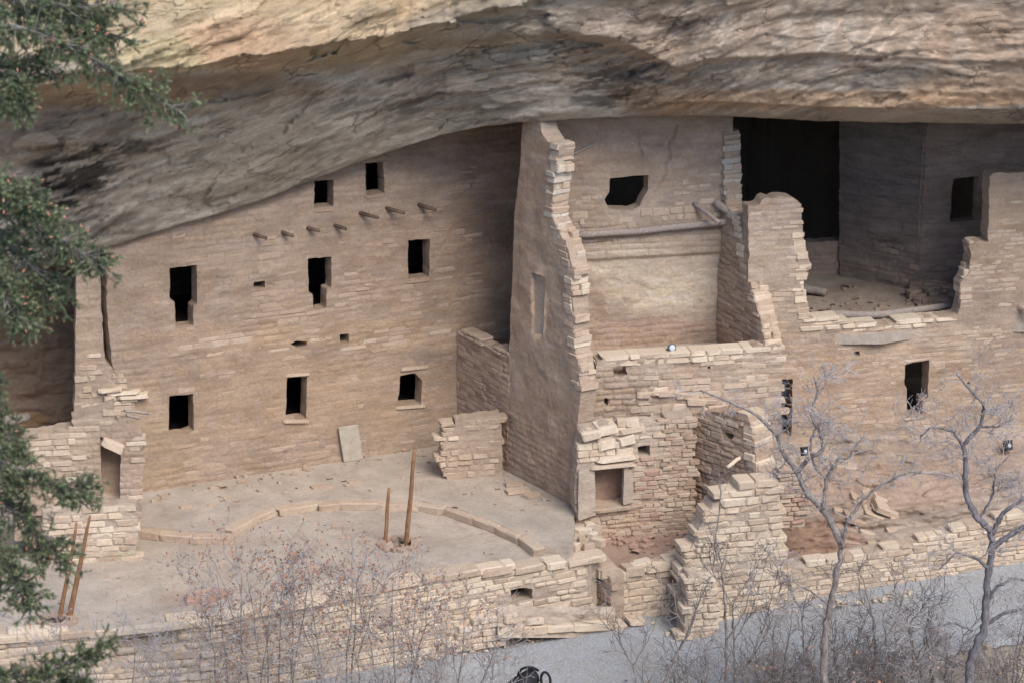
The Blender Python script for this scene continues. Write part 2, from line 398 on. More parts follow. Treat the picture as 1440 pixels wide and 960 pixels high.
M['red'] = stone_mat('red_sandstone', [(0.36, 0.21, 0.15), (0.44, 0.28, 0.20), (0.49, 0.35, 0.26)])
M['grey_wood'] = plain_mat('weathered_wood', (0.24, 0.19, 0.155), (0.40, 0.33, 0.28), 3, 0.5, (6, 6, 6))
M['wood'] = plain_mat('brown_wood', (0.20, 0.10, 0.05), (0.34, 0.19, 0.10), 3, 0.5, (5, 5, 2))
M['dark_wood'] = plain_mat('dark_wood', (0.09, 0.06, 0.045), (0.18, 0.125, 0.09), 4, 0.5)
M['pale_wood'] = plain_mat('bleached_wood', (0.60, 0.45, 0.33), (0.72, 0.58, 0.45), 6, 0.4)
M['slab'] = plain_mat('grey_slab', (0.34, 0.29, 0.22), (0.45, 0.39, 0.31), 5, 0.3)
M['bark'] = plain_mat('grey_bark', (0.12, 0.098, 0.085), (0.34, 0.295, 0.265), 14, 0.9, (1, 1, .35))
M['bark_dark'] = plain_mat('dark_bark', (0.09, 0.08, 0.08), (0.26, 0.24, 0.25), 12, 0.9, (1, 1, .3))
M['twig'] = plain_mat('pale_twigs', (0.27, 0.24, 0.23), (0.50, 0.46, 0.44), 3, 0.2)
M['twig_dark'] = plain_mat('grey_twigs', (0.14, 0.115, 0.10), (0.30, 0.26, 0.24), 3, 0.2)
M['dry_leaf'] = plain_mat('dry_leaves', (0.30, 0.15, 0.09), (0.46, 0.27, 0.18), 2, 0.2)
M['metal_dark'] = plain_mat('dark_metal', (0.03, 0.035, 0.04), (0.07, 0.075, 0.08), 10, 0.1, None, 0.5, 0.6)
M['metal_grey'] = plain_mat('grey_metal', (0.10, 0.115, 0.13), (0.17, 0.19, 0.21), 10, 0.1, None, 0.4, 0.5)
M['black'] = plain_mat('black_nylon', (0.012, 0.012, 0.014), (0.03, 0.03, 0.034), 20, 0.3, None, 0.6)
M['rope'] = plain_mat('cord', (0.2, 0.16, 0.12), (0.3, 0.25, 0.2), 20, 0.2)
mm, nt, b = _mat('lamp_glass'); b.inputs['Base Color'].default_value = (0.50, 0.52, 0.54, 1); b.inputs['Roughness'].default_value = 0.45; M['glass'] = mm
def leaf_mat(name, c1, c2):
    m, nt, b = _mat(name); g = nt.nodes.new('ShaderNodeNewGeometry')
    n = _noise(nt, g.outputs['Position'], 5, 3, 0.6)
    nt.links.new(_ramp(nt, n, [(0.35, c1), (0.65, c2)]), b.inputs['Base Color']); b.inputs['Roughness'].default_value = 0.6
    return m
M['needle'] = leaf_mat('fir_needles', (0.06, 0.09, 0.045), (0.17, 0.20, 0.095))
M['needle_light'] = leaf_mat('young_fir_needles', (0.17, 0.21, 0.10), (0.30, 0.31, 0.17))
M['cone'] = leaf_mat('fir_buds', (0.40, 0.12, 0.09), (0.52, 0.26, 0.18))
# gravel
m, nt, b = _mat('path_gravel'); g = nt.nodes.new('ShaderNodeNewGeometry')
v = nt.nodes.new('ShaderNodeTexVoronoi'); v.inputs['Scale'].default_value = 26; nt.links.new(g.outputs['Position'], v.inputs['Vector'])
c = _ramp(nt, v.outputs['Color'], [(0.15, (0.24, 0.24, 0.235)), (0.5, (0.34, 0.345, 0.34)), (0.85, (0.50, 0.51, 0.51))])
c = _mix(nt, 0.6, c, _ramp(nt, _noise(nt, g.outputs['Position'], .9, 8, .75), [(0.36, (0.34, 0.295, 0.24)), (0.5, (0.36, 0.35, 0.335)), (0.68, (0.40, 0.41, 0.415))]))
nt.links.new(c, b.inputs['Base Color']); _bump(nt, b, v.outputs['Distance'], 0.8, 0.03); M['gravel'] = m

# ------------------------------------------------------------------ loose stones (shared meshes)
STONES = {}
def stone_variants(key):
    if key in STONES: return STONES[key]
    out = []; rg = random.Random(hash(key) % 1000 if False else len(STONES) * 31 + 5)
    for q in range(14):
        n = 4; V = []; ts = (-.5, -.39, .39, .5)
        cx = [[(rg.random() - .5) * .11 for _ in range(2)] for _ in range(16)]; sk = (rg.random() - .5) * .22; tp = (rg.random() - .5) * .16
        for i in range(n):
            for j in range(n):
                e = (i in (0, 3)) + (j in (0, 3)); x, z = ts[i], ts[j]
                x += cx[i * 4 + j][0]; z += cx[i * 4 + j][1] * 1.3
                if e == 2: x *= .96; z *= .91
                z *= 1 + sk * x; x *= 1 + tp * z
                y = -.5 + (0.08 if e == 1 else 0.16 if e == 2 else 0.0) + (rg.random() - .5) * .10
                V.append((x, y, z))
        ring = [(i, 0) for i in range(3)] + [(3, j) for j in range(3)] + [(i, 3) for i in (3, 2, 1)] + [(0, j) for j in (3, 2, 1)]
        for (i, j) in ring:
            x, y, z = V[i * 4 + j]; V.append((x * (1 + .05 * rg.random()), .5, z * 1.04))
        F = []
        for i in range(3):
            for j in range(3): F.append((i*4+j, (i+1)*4+j, (i+1)*4+j+1, i*4+j+1))
        k = len(ring)
        for a in range(k):
            b_ = (a + 1) % k; ia = ring[a][0]*4+ring[a][1]; ib = ring[b_][0]*4+ring[b_][1]
            F.append((ib, ia, 16 + a, 16 + b_))
        F.append(tuple(16 + a for a in range(k))[::-1])
        me = bpy.data.meshes.new('stone'); me.from_pydata(V, [], F); me.materials.append(M[key])
        me.update(); out.append(me)
    STONES[key] = out; return out
def put_stone(parent, key, P, U, V, N, w, h, t, rg, name='stone', tilt=0.0):
    me = rg.choice(stone_variants(key)); o = bpy.data.objects.new(name, me); col.objects.link(o); o.parent = parent
    U = Vector(U); V = Vector(V); N = Vector(N)
    if tilt:
        q = Matrix.Rotation(tilt, 3, N); U = q @ U; V = q @ V
    s = -1 if rg.random() < .5 else 1
    m = Matrix((U * w * 1.0, -N * t, V * h)).transposed()
    if s < 0 and True:
        m = Matrix((-U * w, -N * t, -V * h)).transposed()
    m4 = m.to_4x4(); m4.translation = Vector(np.asarray(P, float) - base_of(parent)); o.matrix_local = m4
    return o
def lay(parent, fr, poly, key='pale', ch=(0.13, 0.20), cw=(0.28, 0.6), thick=0.3, proud=0.03, keep=1.0, seed=1,
        holes=(), px=True, dip=0.0, limit=300, gap=0.012, mask=None, over=0.0, name='stone', alt=None, altp=0.15):
    """lay uneven courses of separate stones over a region of the frame"""
    rg = random.Random(seed); O = fr.poly(poly) if px else np.array(poly, float)
    H = [fr.poly(h) if px else np.array(h, float) for h in holes]
    u0, v0 = O.min(0) - .3; u1, v1 = O.max(0) + .3; v0 -= abs(dip) * (u1 - u0); v1 += abs(dip) * (u1 - u0)
    v = v0; S = []
    while v < v1:
        h = rg.uniform(*ch); u = u0 - rg.random() * .5
        while u < u1:
            w = rg.uniform(*cw)
            if rg.random() < .12: w *= .5
            uc = u + w / 2; vc = v + h / 2 + dip * (uc - u0) + 0.05 * (float(vn(np.array(uc * .6), np.array(v * .8), seed)) - .5)
            hh = h * rg.uniform(.86, 1.04)
            pts = np.array([[uc, vc], [uc - w * .35, vc], [uc + w * .35, vc]])
            if rg.random() < keep and inside(O, pts[:, 0], pts[:, 1]).sum() >= 2 and inside(O, pts[:1, 0], pts[:1, 1])[0]:
                cr = np.array([[uc + a * w * .5, vc + b2 * hh * .45] for a in (-1, -.5, 0, .5, 1) for b2 in (-1, 0, 1)])
                if not any(inside(q, cr[:, 0], cr[:, 1]).any() for q in H) and (mask is None or mask(uc, vc)):
                    S.append((w * hh, uc, vc, w - gap, hh - gap, (rg.random() - .5) * .05 + math.atan(dip), proud * rg.uniform(.3, 1.5)))
            u += w
        v += h
    S.sort(key=lambda s: -s[0]); 
    for s in S[:limit]:
        P = fr.P(s[1], s[2], s[6] - thick / 2)
        k = alt if (alt and rg.random() < altp) else key
        put_stone(parent, k, P, fr.U, fr.V, fr.N, s[3], s[4], thick, rg, name, s[5])
    rest = S[limit:]
    if rest:
        a = Acc()
        for s in rest:
            me = rg.choice(stone_variants(key)); V = np.array([x.co[:] for x in me.vertices])
            Q = fr.P(s[1] + V[:, 0] * s[3], s[2] + V[:, 2] * s[4], s[6] - thick / 2 - V[:, 1] * thick)
            F = [tuple(p.vertices) for p in me.polygons if len(p.vertices) == 4]
            a.add(Q, F)
        o = a.build('small_stones', M[key], parent, True, 'stuff')
    return len(S)

# ================================================================== SETTING
def blobs(lst):
    def f(x, y):
        c = np.ones((len(x), 3)); wx = x + 26 * fbm(x / 40, y / 22, 3.3); wy = y + 16 * fbm(x / 40, y / 22, 9.1)
        for (cx, cy, rx, ry, colr, s) in lst:
            r = np.sqrt(((wx - cx) / rx) ** 2 + ((wy - cy) / ry) ** 2); a = (s * sstep(1.15, 0.75, r))[:, None]
            c = c * (1 - a) + np.array(colr) * a
        return c
    return f
def ip(x, pts):
    a = np.array(pts, float); return np.interp(x, a[:, 0], a[:, 1])
def ips(x, pts, w=60):
    a = np.array(pts, float); g = np.arange(-1200, 2700, 6.0); y = np.interp(g, a[:, 0], a[:, 1])
    n = max(1, int(w / 6)); k = np.hanning(2 * n + 3)[1:-1]; k /= k.sum(); return np.interp(x, g, np.convolve(np.pad(y, n, 'edge'), k, 'valid'))
LIP = [(-400, 440), (-300, 420), (0, 385), (100, 366), (150, 349), (250, 318), (350, 289), (420, 262), (480, 238), (560, 210), (620, 190), (680, 178), (735, 172), (850, 166), (960, 163), (1040, 164), (1150, 171), (1300, 173), (1440, 175), (1850, 182)]
LIPY = [(-400, 1.6), (0, 1.6), (110, 1.45), (160, 1.75), (350, 3.1), (480, 3.9), (560, 3.9), (640, 3.3), (735, 2.3), (900, 2.6), (1040, 2.7), (1440, 2.7), (1850, 3.0)]
EDGE = [(-400, 215), (0, 120), (60, 122), (110, 112), (190, 101), (280, 96), (325, 83), (370, 83), (410, 73), (480, 64), (540, 55), (640, 30), (700, 15), (760, 5), (850, -20), (1000, -60), (1850, -250)]
EDGE2 = [(-400, 260), (0, 158), (100, 146), (200, 152), (262, 168), (300, 138), (330, 122), (400, 104), (480, 92), (600, 67), (730, 60), (800, 57), (860, 66), (910, 84), (950, 104), (975, 95), (1030, 86), (1090, 84), (1150, 79), (1300, 88), (1850, 110)]
def cliff_depth(X, Y):
    w = fbm(X / 90, Y / 40, 2.0) * 14 + fbm(X / 24, Y / 14, 7.0) * 5
    lip = ips(X, LIP, 40) ; s = np.maximum(lip - Y, 0) / 57.0
    right = sstep(820, 1050, X)
    prof = (0.62 * s) * (1 - right) + right * (4.2 * np.minimum(s, .36) + .42 * np.maximum(s - .42, 0))
    prof = prof + (1 - right) * 0.5 * sstep(0, .25, s) * .35
    e = ips(X, EDGE, 12) + w * .55 + (cells(X / 26, X * 0 + .5, 91)[0] - .5) * 7 * sstep(-400, 0, X); d1 = e - Y
    up = np.maximum(d1, 0) / 57.0
    amp = ip(X, [(-400, .55), (500, .6), (640, .45), (800, .15), (1850, .1)])
    prof = prof + amp * sstep(-.5, 3, d1) - up * ip(X, [(0, 1.25), (600, 1.1), (900, .55), (1850, .5)]) + 0.10 * sstep(25, 33, d1 + w) * 1.0
    e2 = ip(X, EDGE2) + w * .35; d2 = e2 - Y
    a2 = ip(X, [(-400, .2), (150, .2), (262, .2), (330, .2), (600, .3), (730, .6), (900, .8), (960, .40), (1150, .28), (1440, .12), (1850, .1)])
    band = np.clip((e2 - Y) / np.maximum(e2 - e, 4), 0, 1)
    prof = prof + band * ip(X, [(-400, 1.3), (0, 1.0), (150, 1.1), (250, 1.9), (480, 1.2), (640, .7), (760, .2), (1850, .1)])
    prof = prof + a2 * sstep(-1, ip(X, [(0, 5), (700, 8), (850, 16), (960, 7), (1850, 5)]), d2) - np.minimum(np.maximum(d2, 0), 60) / 57.0 * .45 * (d2 > 0) * (X > 560)
    prof = prof 
    # strata that follow the lie of the rock
    q = (ips(X, LIP, 120) * ips(X, [(0, 1), (900, 1), (1200, .35), (1850, .2)], 150) - Y) + w
    pm = sstep(-.12, .16, fbm(X / 130, Y / 60, 21.0, 3)); pm2 = sstep(-.1, .15, fbm(X / 90, Y / 50, 31.0, 3))
    lam = fbm(X / 150, q / 8.0, 1.0, 5) * .10 + fbm(X / 60, q / 4, 4.0, 4) * .08 * pm + fbm(X / 30, q / 14, 8, 6) * .24 + fbm(X / 9, q / 6, 18, 4) * .07
    wx = X + 14 * fbm(X / 30, Y / 20, 41.); wy = q + 8 * fbm(X / 30, Y / 16, 43.)
    i1, ox, oy, bd, tn = cells(wx / 95, wy / 15, 3); led = (i1 - .5) * .36 * pm2 + oy * (tn - .35) * .26 * pm2
    i2_, ox, oy, bd, tn = cells(wx / 34, wy / 6.5, 8); led = led + (i2_ - .5) * .19 * pm + oy * (tn - .5) * .08
    i3, ox, oy, bd3, tn = cells(wx / 190, wy / 40, 12); led = led + (i3 - .5) * .30 + (oy - .2) * (tn - .3) * .25 + ox * (tn - .5) * .2
    big = fbm(X / 260, Y / 120, 3.0, 3) * .7
    k = sstep(0, 14, lip - Y)
    return ips(X, LIPY, 90) - prof + (lam + led * ip(X, [(0, .7), (600, .7), (900, .6), (1100, .4), (1500, .4)])) * (.25 + .75 * k) + big * k
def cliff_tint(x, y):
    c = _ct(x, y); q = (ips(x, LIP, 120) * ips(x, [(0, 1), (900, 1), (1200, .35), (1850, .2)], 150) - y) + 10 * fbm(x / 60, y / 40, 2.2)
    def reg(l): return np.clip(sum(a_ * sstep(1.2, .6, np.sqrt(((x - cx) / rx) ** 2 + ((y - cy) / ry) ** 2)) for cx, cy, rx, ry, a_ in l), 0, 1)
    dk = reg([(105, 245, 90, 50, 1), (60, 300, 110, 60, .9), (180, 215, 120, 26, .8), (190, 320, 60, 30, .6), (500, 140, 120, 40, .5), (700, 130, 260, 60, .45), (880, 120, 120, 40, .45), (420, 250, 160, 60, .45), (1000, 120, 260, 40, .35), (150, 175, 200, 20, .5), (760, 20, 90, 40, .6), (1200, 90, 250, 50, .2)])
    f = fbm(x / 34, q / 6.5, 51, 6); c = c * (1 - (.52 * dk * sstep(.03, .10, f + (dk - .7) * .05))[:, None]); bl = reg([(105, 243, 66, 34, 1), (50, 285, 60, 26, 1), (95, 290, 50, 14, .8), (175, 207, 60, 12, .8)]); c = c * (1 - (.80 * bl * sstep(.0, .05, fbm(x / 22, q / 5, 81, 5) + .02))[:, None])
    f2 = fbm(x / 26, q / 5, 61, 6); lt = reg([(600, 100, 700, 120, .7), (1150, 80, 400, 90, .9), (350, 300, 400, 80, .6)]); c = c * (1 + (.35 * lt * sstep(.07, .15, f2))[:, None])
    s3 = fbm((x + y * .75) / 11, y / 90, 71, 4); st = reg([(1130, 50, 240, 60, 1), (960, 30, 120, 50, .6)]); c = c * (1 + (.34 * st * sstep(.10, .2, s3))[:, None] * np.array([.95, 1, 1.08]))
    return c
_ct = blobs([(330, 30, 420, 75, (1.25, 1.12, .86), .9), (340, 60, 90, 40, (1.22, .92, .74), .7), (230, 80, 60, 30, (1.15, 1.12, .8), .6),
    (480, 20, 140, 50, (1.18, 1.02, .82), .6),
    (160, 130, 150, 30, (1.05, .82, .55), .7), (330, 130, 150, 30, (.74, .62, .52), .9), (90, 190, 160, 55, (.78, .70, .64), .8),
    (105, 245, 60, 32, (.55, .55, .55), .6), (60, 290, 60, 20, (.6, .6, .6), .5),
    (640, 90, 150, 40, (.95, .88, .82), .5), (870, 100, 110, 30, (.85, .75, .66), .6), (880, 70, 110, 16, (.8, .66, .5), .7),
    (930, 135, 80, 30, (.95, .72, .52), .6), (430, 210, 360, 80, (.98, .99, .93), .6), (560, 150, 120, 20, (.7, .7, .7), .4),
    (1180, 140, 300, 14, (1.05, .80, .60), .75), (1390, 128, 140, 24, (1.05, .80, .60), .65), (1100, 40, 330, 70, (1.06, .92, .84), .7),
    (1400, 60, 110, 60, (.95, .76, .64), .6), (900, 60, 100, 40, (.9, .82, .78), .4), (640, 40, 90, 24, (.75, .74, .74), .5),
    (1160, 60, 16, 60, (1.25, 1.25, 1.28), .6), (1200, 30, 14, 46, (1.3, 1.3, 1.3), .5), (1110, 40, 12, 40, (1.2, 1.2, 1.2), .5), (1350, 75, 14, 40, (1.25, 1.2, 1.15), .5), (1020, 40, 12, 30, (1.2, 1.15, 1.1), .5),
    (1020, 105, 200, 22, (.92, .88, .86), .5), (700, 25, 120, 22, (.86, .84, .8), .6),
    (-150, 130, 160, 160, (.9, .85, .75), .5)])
def build_cliff():
    xs = np.arange(-400, 1851, 3.6); nr = 165
    T = np.concatenate([np.linspace(0, .5, 115), np.linspace(.5, 1, 51)[1:]])
    lip = ips(xs, LIP, 40) + 1.6 * fbm(xs / 18, xs * 0, 1.0) * 2; top = -420.0
    XS = np.repeat(xs[:, None], nr, 1); YS = lip[:, None] * (1 - T) + top * T
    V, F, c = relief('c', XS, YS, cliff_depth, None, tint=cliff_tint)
    n = len(xs); G = V.reshape(n, nr, 3)
    # face, seen from the valley: flip so that the outside looks at the camera
    F = F
    lipY = G[:, 0, 1]; lipZ = G[:, 0, 2]
    # roof of the alcove running back from the lip, then the rear rock wall down to bedrock
    K = 26; ext = []
    for k in range(1, K + 1):
        t = k / K
        Y = lipY + (15 - lipY) * t; X = G[:, 0, 0] * (1 + .01 * k)
        Z = lipZ + 0.22 * sstep(0, .12, t) + 0.25 * t + fbm(X / 2.0, Y / 1.5, 2.0) * .5 * min(1, t * 4) + .35 * sstep(0, .06, t)
        ext.append(np.stack([X, Y, Z], -1))
    for k in range(1, 13):
        X = ext[25][:, 0]; Y = 15 + fbm(X / 2, np.full(n, k * .5), 1) * .8; Z = ext[25][:, 2] * (1 - k / 12) - 1.5 * (k / 12)
        ext.append(np.stack([X, Y, Z], -1))
    E = np.stack(ext, 1); a = len(V)
    I = a + np.arange(n * E.shape[1]).reshape(n, -1); L0 = np.arange(n * nr).reshape(n, nr)[:, :1]
    II = np.concatenate([L0, I], 1)
    F2 = np.stack([II[:-1, 1:], II[1:, 1:], II[1:, :-1], II[:-1, :-1]], -1).reshape(-1, 4)
    # the cliff above the picture: up, then a mesa top running back
    tp = G[:, -1]; up = []
    for (dy, dz) in ((.3, 2), (1.0, 5), (3, 8), (16, 9), (60, 9)):
        up.append(tp + np.array([0, dy, dz]))
    Uv = np.stack(up, 1); b = a + n * E.shape[1]
    I3 = np.concatenate([np.arange(n * nr).reshape(n, nr)[:, -1:], b + np.arange(n * 5).reshape(n, 5)], 1)
    F3 = np.stack([I3[:-1, :-1], I3[1:, :-1], I3[1:, 1:], I3[:-1, 1:]], -1).reshape(-1, 4)
    Va = np.concatenate([V, E.reshape(-1, 3), Uv.reshape(-1, 3)])
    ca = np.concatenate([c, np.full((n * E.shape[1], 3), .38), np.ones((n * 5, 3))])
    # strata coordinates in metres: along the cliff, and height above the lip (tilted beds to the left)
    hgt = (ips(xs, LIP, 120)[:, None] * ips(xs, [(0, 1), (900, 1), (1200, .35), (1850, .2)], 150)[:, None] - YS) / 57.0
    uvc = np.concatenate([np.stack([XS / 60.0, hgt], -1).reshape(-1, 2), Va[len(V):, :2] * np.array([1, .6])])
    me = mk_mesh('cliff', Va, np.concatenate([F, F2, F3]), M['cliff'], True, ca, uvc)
    tag(link('cliff', me), 'banded sandstone cliff overhanging the ruins', kind='structure')
build_cliff()

# side rock closing the alcove left and right, out of frame
for sx, y0 in ((-21.5, -1.0), (24.0, -1.0)):
    a = Acc(); ys = np.linspace(y0, 15.5, 24); zs = np.linspace(-3, 11, 18)
    YY, ZZ = np.meshgrid(ys, zs, indexing='ij'); XX = sx + fbm(YY / 2, ZZ / 2, sx) * 1.6
    I = np.arange(YY.size).reshape(YY.shape)
    a.add(np.stack([XX, YY, ZZ], -1).reshape(-1, 3), np.stack([I[:-1, :-1], I[1:, :-1], I[1:, 1:], I[:-1, 1:]], -1).reshape(-1, 4))
    V = np.concatenate(a.V); F = np.concatenate(a.F)
    tag(link('unseen_alcove_side_rock', mk_mesh('unseen_alcove_side_rock', V, F, M['cave'], True, np.ones((len(V), 3)))), kind='structure')

# ---- terrain: path shelf, slope below it, canyon floor, rise to the viewpoint
PATHZ = [(-30, -2.05), (-12, -2.05), (0, -2.05), (1.5, -1.95), (3, -1.92), (3.9, -2.12), (6.3, -1.80), (12, -1.3), (30, -.6)]
PATHOUT = [(-30, -9.0), (-12, -8.2), (-3, -7.2), (2, -6.2), (5, -5.2), (9, -4.0), (12, -3.4), (30, -2)]
def ground_z(X, Y):
    pz = ip(X, PATHZ); po = ip(X, PATHOUT); d = np.maximum(po - Y, 0)
    z = pz + .18 * sstep(0, .5, d) * sstep(1.6, .6, d) - .42 * np.minimum(d, 18) + np.where(d > 18, 0, 0)
    z = z + 26.5 * sstep(-30, -53, Y) + .03 * np.maximum(-55 - Y, 0)
    z = z + fbm(X / 3, Y / 3, 1.0, 5) * .7 * sstep(.1, 2.0, d) + fbm(X / .5, Y / .5, 4.0, 3) * .12 * sstep(0, .4, d)
    inner = sstep(.0, -1.0, d - 0) 
    return z
def build_ground():
    xs = np.concatenate([np.linspace(-400, -24, 14)[:-1], np.arange(-24, 24.01, .16), np.linspace(24, 400, 14)[1:]])
    ys = np.concatenate([np.linspace(-400, -80, 8)[:-1], np.linspace(-80, -16, 50)[:-1], np.arange(-16, 2.01, .14), np.linspace(2, 20, 12)[1:]])
    X, Y = np.meshgrid(xs, ys, indexing='ij'); Z = ground_z(X, Y)
    Z = Z + 0.012 * fbm(X * 2, Y * 2, 0, 3) - .15
    V = np.stack([X, Y, Z], -1).reshape(-1, 3); I = np.arange(X.size).reshape(X.shape)
    F = np.stack([I[:-1, :-1], I[1:, :-1], I[1:, 1:], I[:-1, 1:]], -1).reshape(-1, 4)
    c = np.ones((len(V), 3)) * np.array([.86, .86, .84])
    tag(link('ground', mk_mesh('ground', V, F, M['dirt'], True, c)), 'earth slope below the ruins', kind='structure')
    xs = np.arange(-24, 24.01, .10); ts = np.linspace(0, 1, 90)
    X = np.repeat(xs[:, None], 90, 1); po = ip(X, PATHOUT)
    Y = 2.0 + (po - .9 * fbm(X * .8, X * 0, 2, 5) + .15 - 2.0) * ts
    Z = ip(X, PATHZ) + .035 * fbm(X * 1.5, Y * 1.5, 0, 4) - .12 * (ts > .99)
    V = np.stack([X, Y, Z], -1).reshape(-1, 3); I = np.arange(X.size).reshape(X.shape)
    F = np.stack([I[:-1, 1:], I[1:, 1:], I[1:, :-1], I[:-1, :-1]], -1).reshape(-1, 4)
    tag(link('path', mk_mesh('path', V, F, M['gravel'], True, np.ones((len(V), 3)))), 'gravel path along the foot of the ruins', kind='structure')
build_ground()

# ---- plaza floors
def dirt_disp(a=.02): return lambda u, v: fbm(u / .9, v / .9, 1, 5) * a * 2 + fbm(u / .15, v / .15, 3, 3) * a * .5
def arc_px():
    return [(195, 738), (250, 745), (308, 749), (330, 733), (370, 714), (430, 703), (500, 701), (590, 704), (640, 713), (700, 735), (740, 755), (752, 766)]
lower_out = [(-190, 908), (0, 892), (160, 882), (300, 864), (450, 837), (620, 802), (740, 790), (806, 781), (806, 700), (700, 650), (330, 660), (120, 720), (-260, 760)]
o = sheet('kiva_roof_floor', hplane(-.2), lower_out, [[(551, 760), (580, 757), (577, 768), (553, 770)], [(52, 869), (84, 862), (96, 866), (84, 877), (60, 877)]],
          .3, .06, M['dirt'], None, dirt_disp(.02), blobs([(280, 842, 60, 14, (1.0, .8, .74), .6), (320, 800, 200, 60, (1.04, 1.0, .95), .5), (600, 745, 140, 34, (1.0, .97, .93), .5)]), .02, True, 3)
tag(o, 'packed earth roof of the round chamber', kind='structure')
upper_out = [(-260, 640), (100, 640), (190, 745)] + arc_px() + [(806, 769), (809, 700), (720, 640), (760, 600), (400, 560)]
o = sheet('plaza_floor', hplane(0.0), upper_out, (), .26, .06, M['dirt'], None, dirt_disp(.022),
          blobs([(460, 680, 240, 24, (1.03, 1.0, .96), .4)]), .02, True, 4)
tag(o, 'bare earth plaza in front of the storied wall', kind='structure')
# solid fill below the plaza so that nothing opens under it
fb = sheet('plaza_fill', hplane(-.55), [(-400, 895), (0, 892), (160, 887), (300, 869), (450, 843), (620, 808), (740, 796), (800, 788), (800, 590), (-400, 560)], (), 1.6, .25, M['dirt'], None, None, None, .0)
tag(fb, 'earth fill under the plaza', kind='structure')

# ================================================================== KIVA CURB (stones set round the step)
curb = thing('stone_curb', at_z(430, 705, 0), 'low curved stone curb around the sunken round floor of the plaza', 'curb')
def curb_stones():
    rg = random.Random(3); pts = at_z(*np.array([(195, 744), (250, 751), (308, 755), (332, 739), (372, 719), (430, 709), (500, 706), (590, 709), (640, 718), (698, 739), (740, 759), (752, 769)]).T.astype(float), -.08)
    seg = np.linalg.norm(np.diff(pts, axis=0), axis=1); S = np.concatenate([[0], np.cumsum(seg)]); t = 0
    while t < S[-1] - .2:
        w = rg.uniform(.45, 1.1); tm = t + w / 2
        if tm > S[-1]: break
        P = np.array([np.interp(tm, S, pts[:, k]) for k in range(3)]); P2 = np.array([np.interp(min(tm + .2, S[-1]), S, pts[:, k]) for k in range(3)])
        P1 = np.array([np.interp(max(tm - .2, 0), S, pts[:, k]) for k in range(3)]); U = P2 - P1; U /= np.linalg.norm(U)
        N = np.cross(U, [0, 0, 1]); far = tm > S[7] 
        h = .20
        put_stone(curb, 'tan', P + N * (.02 if far else .06) + np.array([0, 0, h / 2 - .115 - .005 - (.01 if far else .015)]), U, (0, 0, 1), N, w + .03, h, .30, rg, 'stone', (rg.random() - .5) * .04)
        t += w
curb_stones()

# ================================================================== STORIED WALL (left)
Lp = vplane((-8.6, 2.3), (-1.35, 5.65))
ctr = lambda fr, pts: fr.pt(sum(p[0] for p in pts) / len(pts), sum(p[1] for p in pts) / len(pts))
left = thing('storied_building', (-5, 4, 0), 'three storey plastered masonry wall with dark window openings behind the plaza', 'ruin')
winL = [[(238, 377), (277, 373), (277, 428), (272, 432), (272, 458), (247, 461), (246, 425), (239, 422)],
        [(433, 364), (466, 361), (466, 405), (460, 408), (459, 434), (440, 437), (440, 414), (434, 412)],
        [(574, 338), (604, 336), (604, 390), (574, 393)], [(442, 255), (469, 253), (469, 291), (442, 294)],
        [(514, 230), (539, 228), (541, 272), (515, 275)], [(238, 557), (272, 553), (273, 605), (262, 610), (237, 612)],
        [(404, 531), (432, 529), (431, 588), (402, 590)], [(563, 528), (584, 524), (594, 535), (592, 568), (559, 570)],
        [(356, 397), (373, 395), (373, 406), (357, 407)], [(408, 484), (416, 479), (432, 480), (431, 487), (420, 491)],
        [(478, 470), (490, 469), (490, 481), (484, 484), (478, 480)]]
def soft(u, v): return sstep(-.06, .12, fbm(u / 1.6, v / 1.1, 5.0, 3))
def disp_left(u, v):
    m = soft(u, v); return masonry(u, v, 1, .16, .45, .022, .012) * (.30 + .6 * m) + fbm(u / .8, v / .5, 2, 5) * .05 + fbm(u / .1, v / .06, 2, 3) * .012
outL = [(150, 320), (350, 258), (560, 175), (640, 150), (790, 135), (790, 615), (640, 640), (400, 675), (205, 715), (178, 720), (180, 600), (172, 545), (158, 512), (150, 430)]
sheet('wall', Lp, outL, winL, .42, .034, M['plaster'], left, disp_left, blobs([(690, 330, 60, 200, (.88, .82, .78), .7), (560, 470, 300, 22, (1.12, 1.08, .98), .6), (420, 560, 260, 60, (1.07, 1.03, .95), .6), (230, 640, 60, 80, (1.05, 1.04, .95), .6), (690, 325, 44, 46, (.6, .57, .55), .7), (700, 470, 60, 30, (.7, .66, .63), .6), (330, 480, 150, 26, (1.08, 1.04, .96), .5), (600, 380, 120, 70, (.98, .92, .88), .5)]), .02, True, 11, ct=(1, .16, .45, .22))
# stones showing through the plaster
rg = random.Random(21)
msk = lambda u, v: float(fbm(np.array(u / 1.1), np.array(v / .45), 12.0, 3)) > .05
lay(left, Lp, [(195, 345), (350, 300), (560, 225), (650, 190), (700, 200), (700, 590), (640, 610), (200, 690)], 'flush', (.08, .15), (.2, .7), .1, .001, .32, 22, winL, mask=msk, limit=290)
for q in [(628, 232, 0), ]: pass
band = [(162, 500), (300, 470), (640, 458), (640, 478), (420, 500), (240, 520)]
lay(left, Lp, band, 'flush', (.09, .17), (.3, .8), .1, .004, .4, 23, winL, alt='flush2', altp=.4, limit=60)
# roof beam ends
beams = [((357, 330), .42), ((396, 327), .38), ((432, 321), .40), ((470, 317), .40), ((506, 300), .60), ((543, 293), .60), ((588, 288), .58)]
for (p, L) in beams:
    a = Acc(); s = Lp.pt(p[0], p[1], -.3); d = np.array([.78, -.60, -.04 + (rng.random() - .5) * .12]); d /= np.linalg.norm(d)
    s0 = Lp.pt(p[0], p[1], -.05); a.tube([s0 - d * .2, s0 + d * L * .5, s0 + d * L], [.055, .052, .045], 8); a.build('beam_end', M['dark_wood'], left)
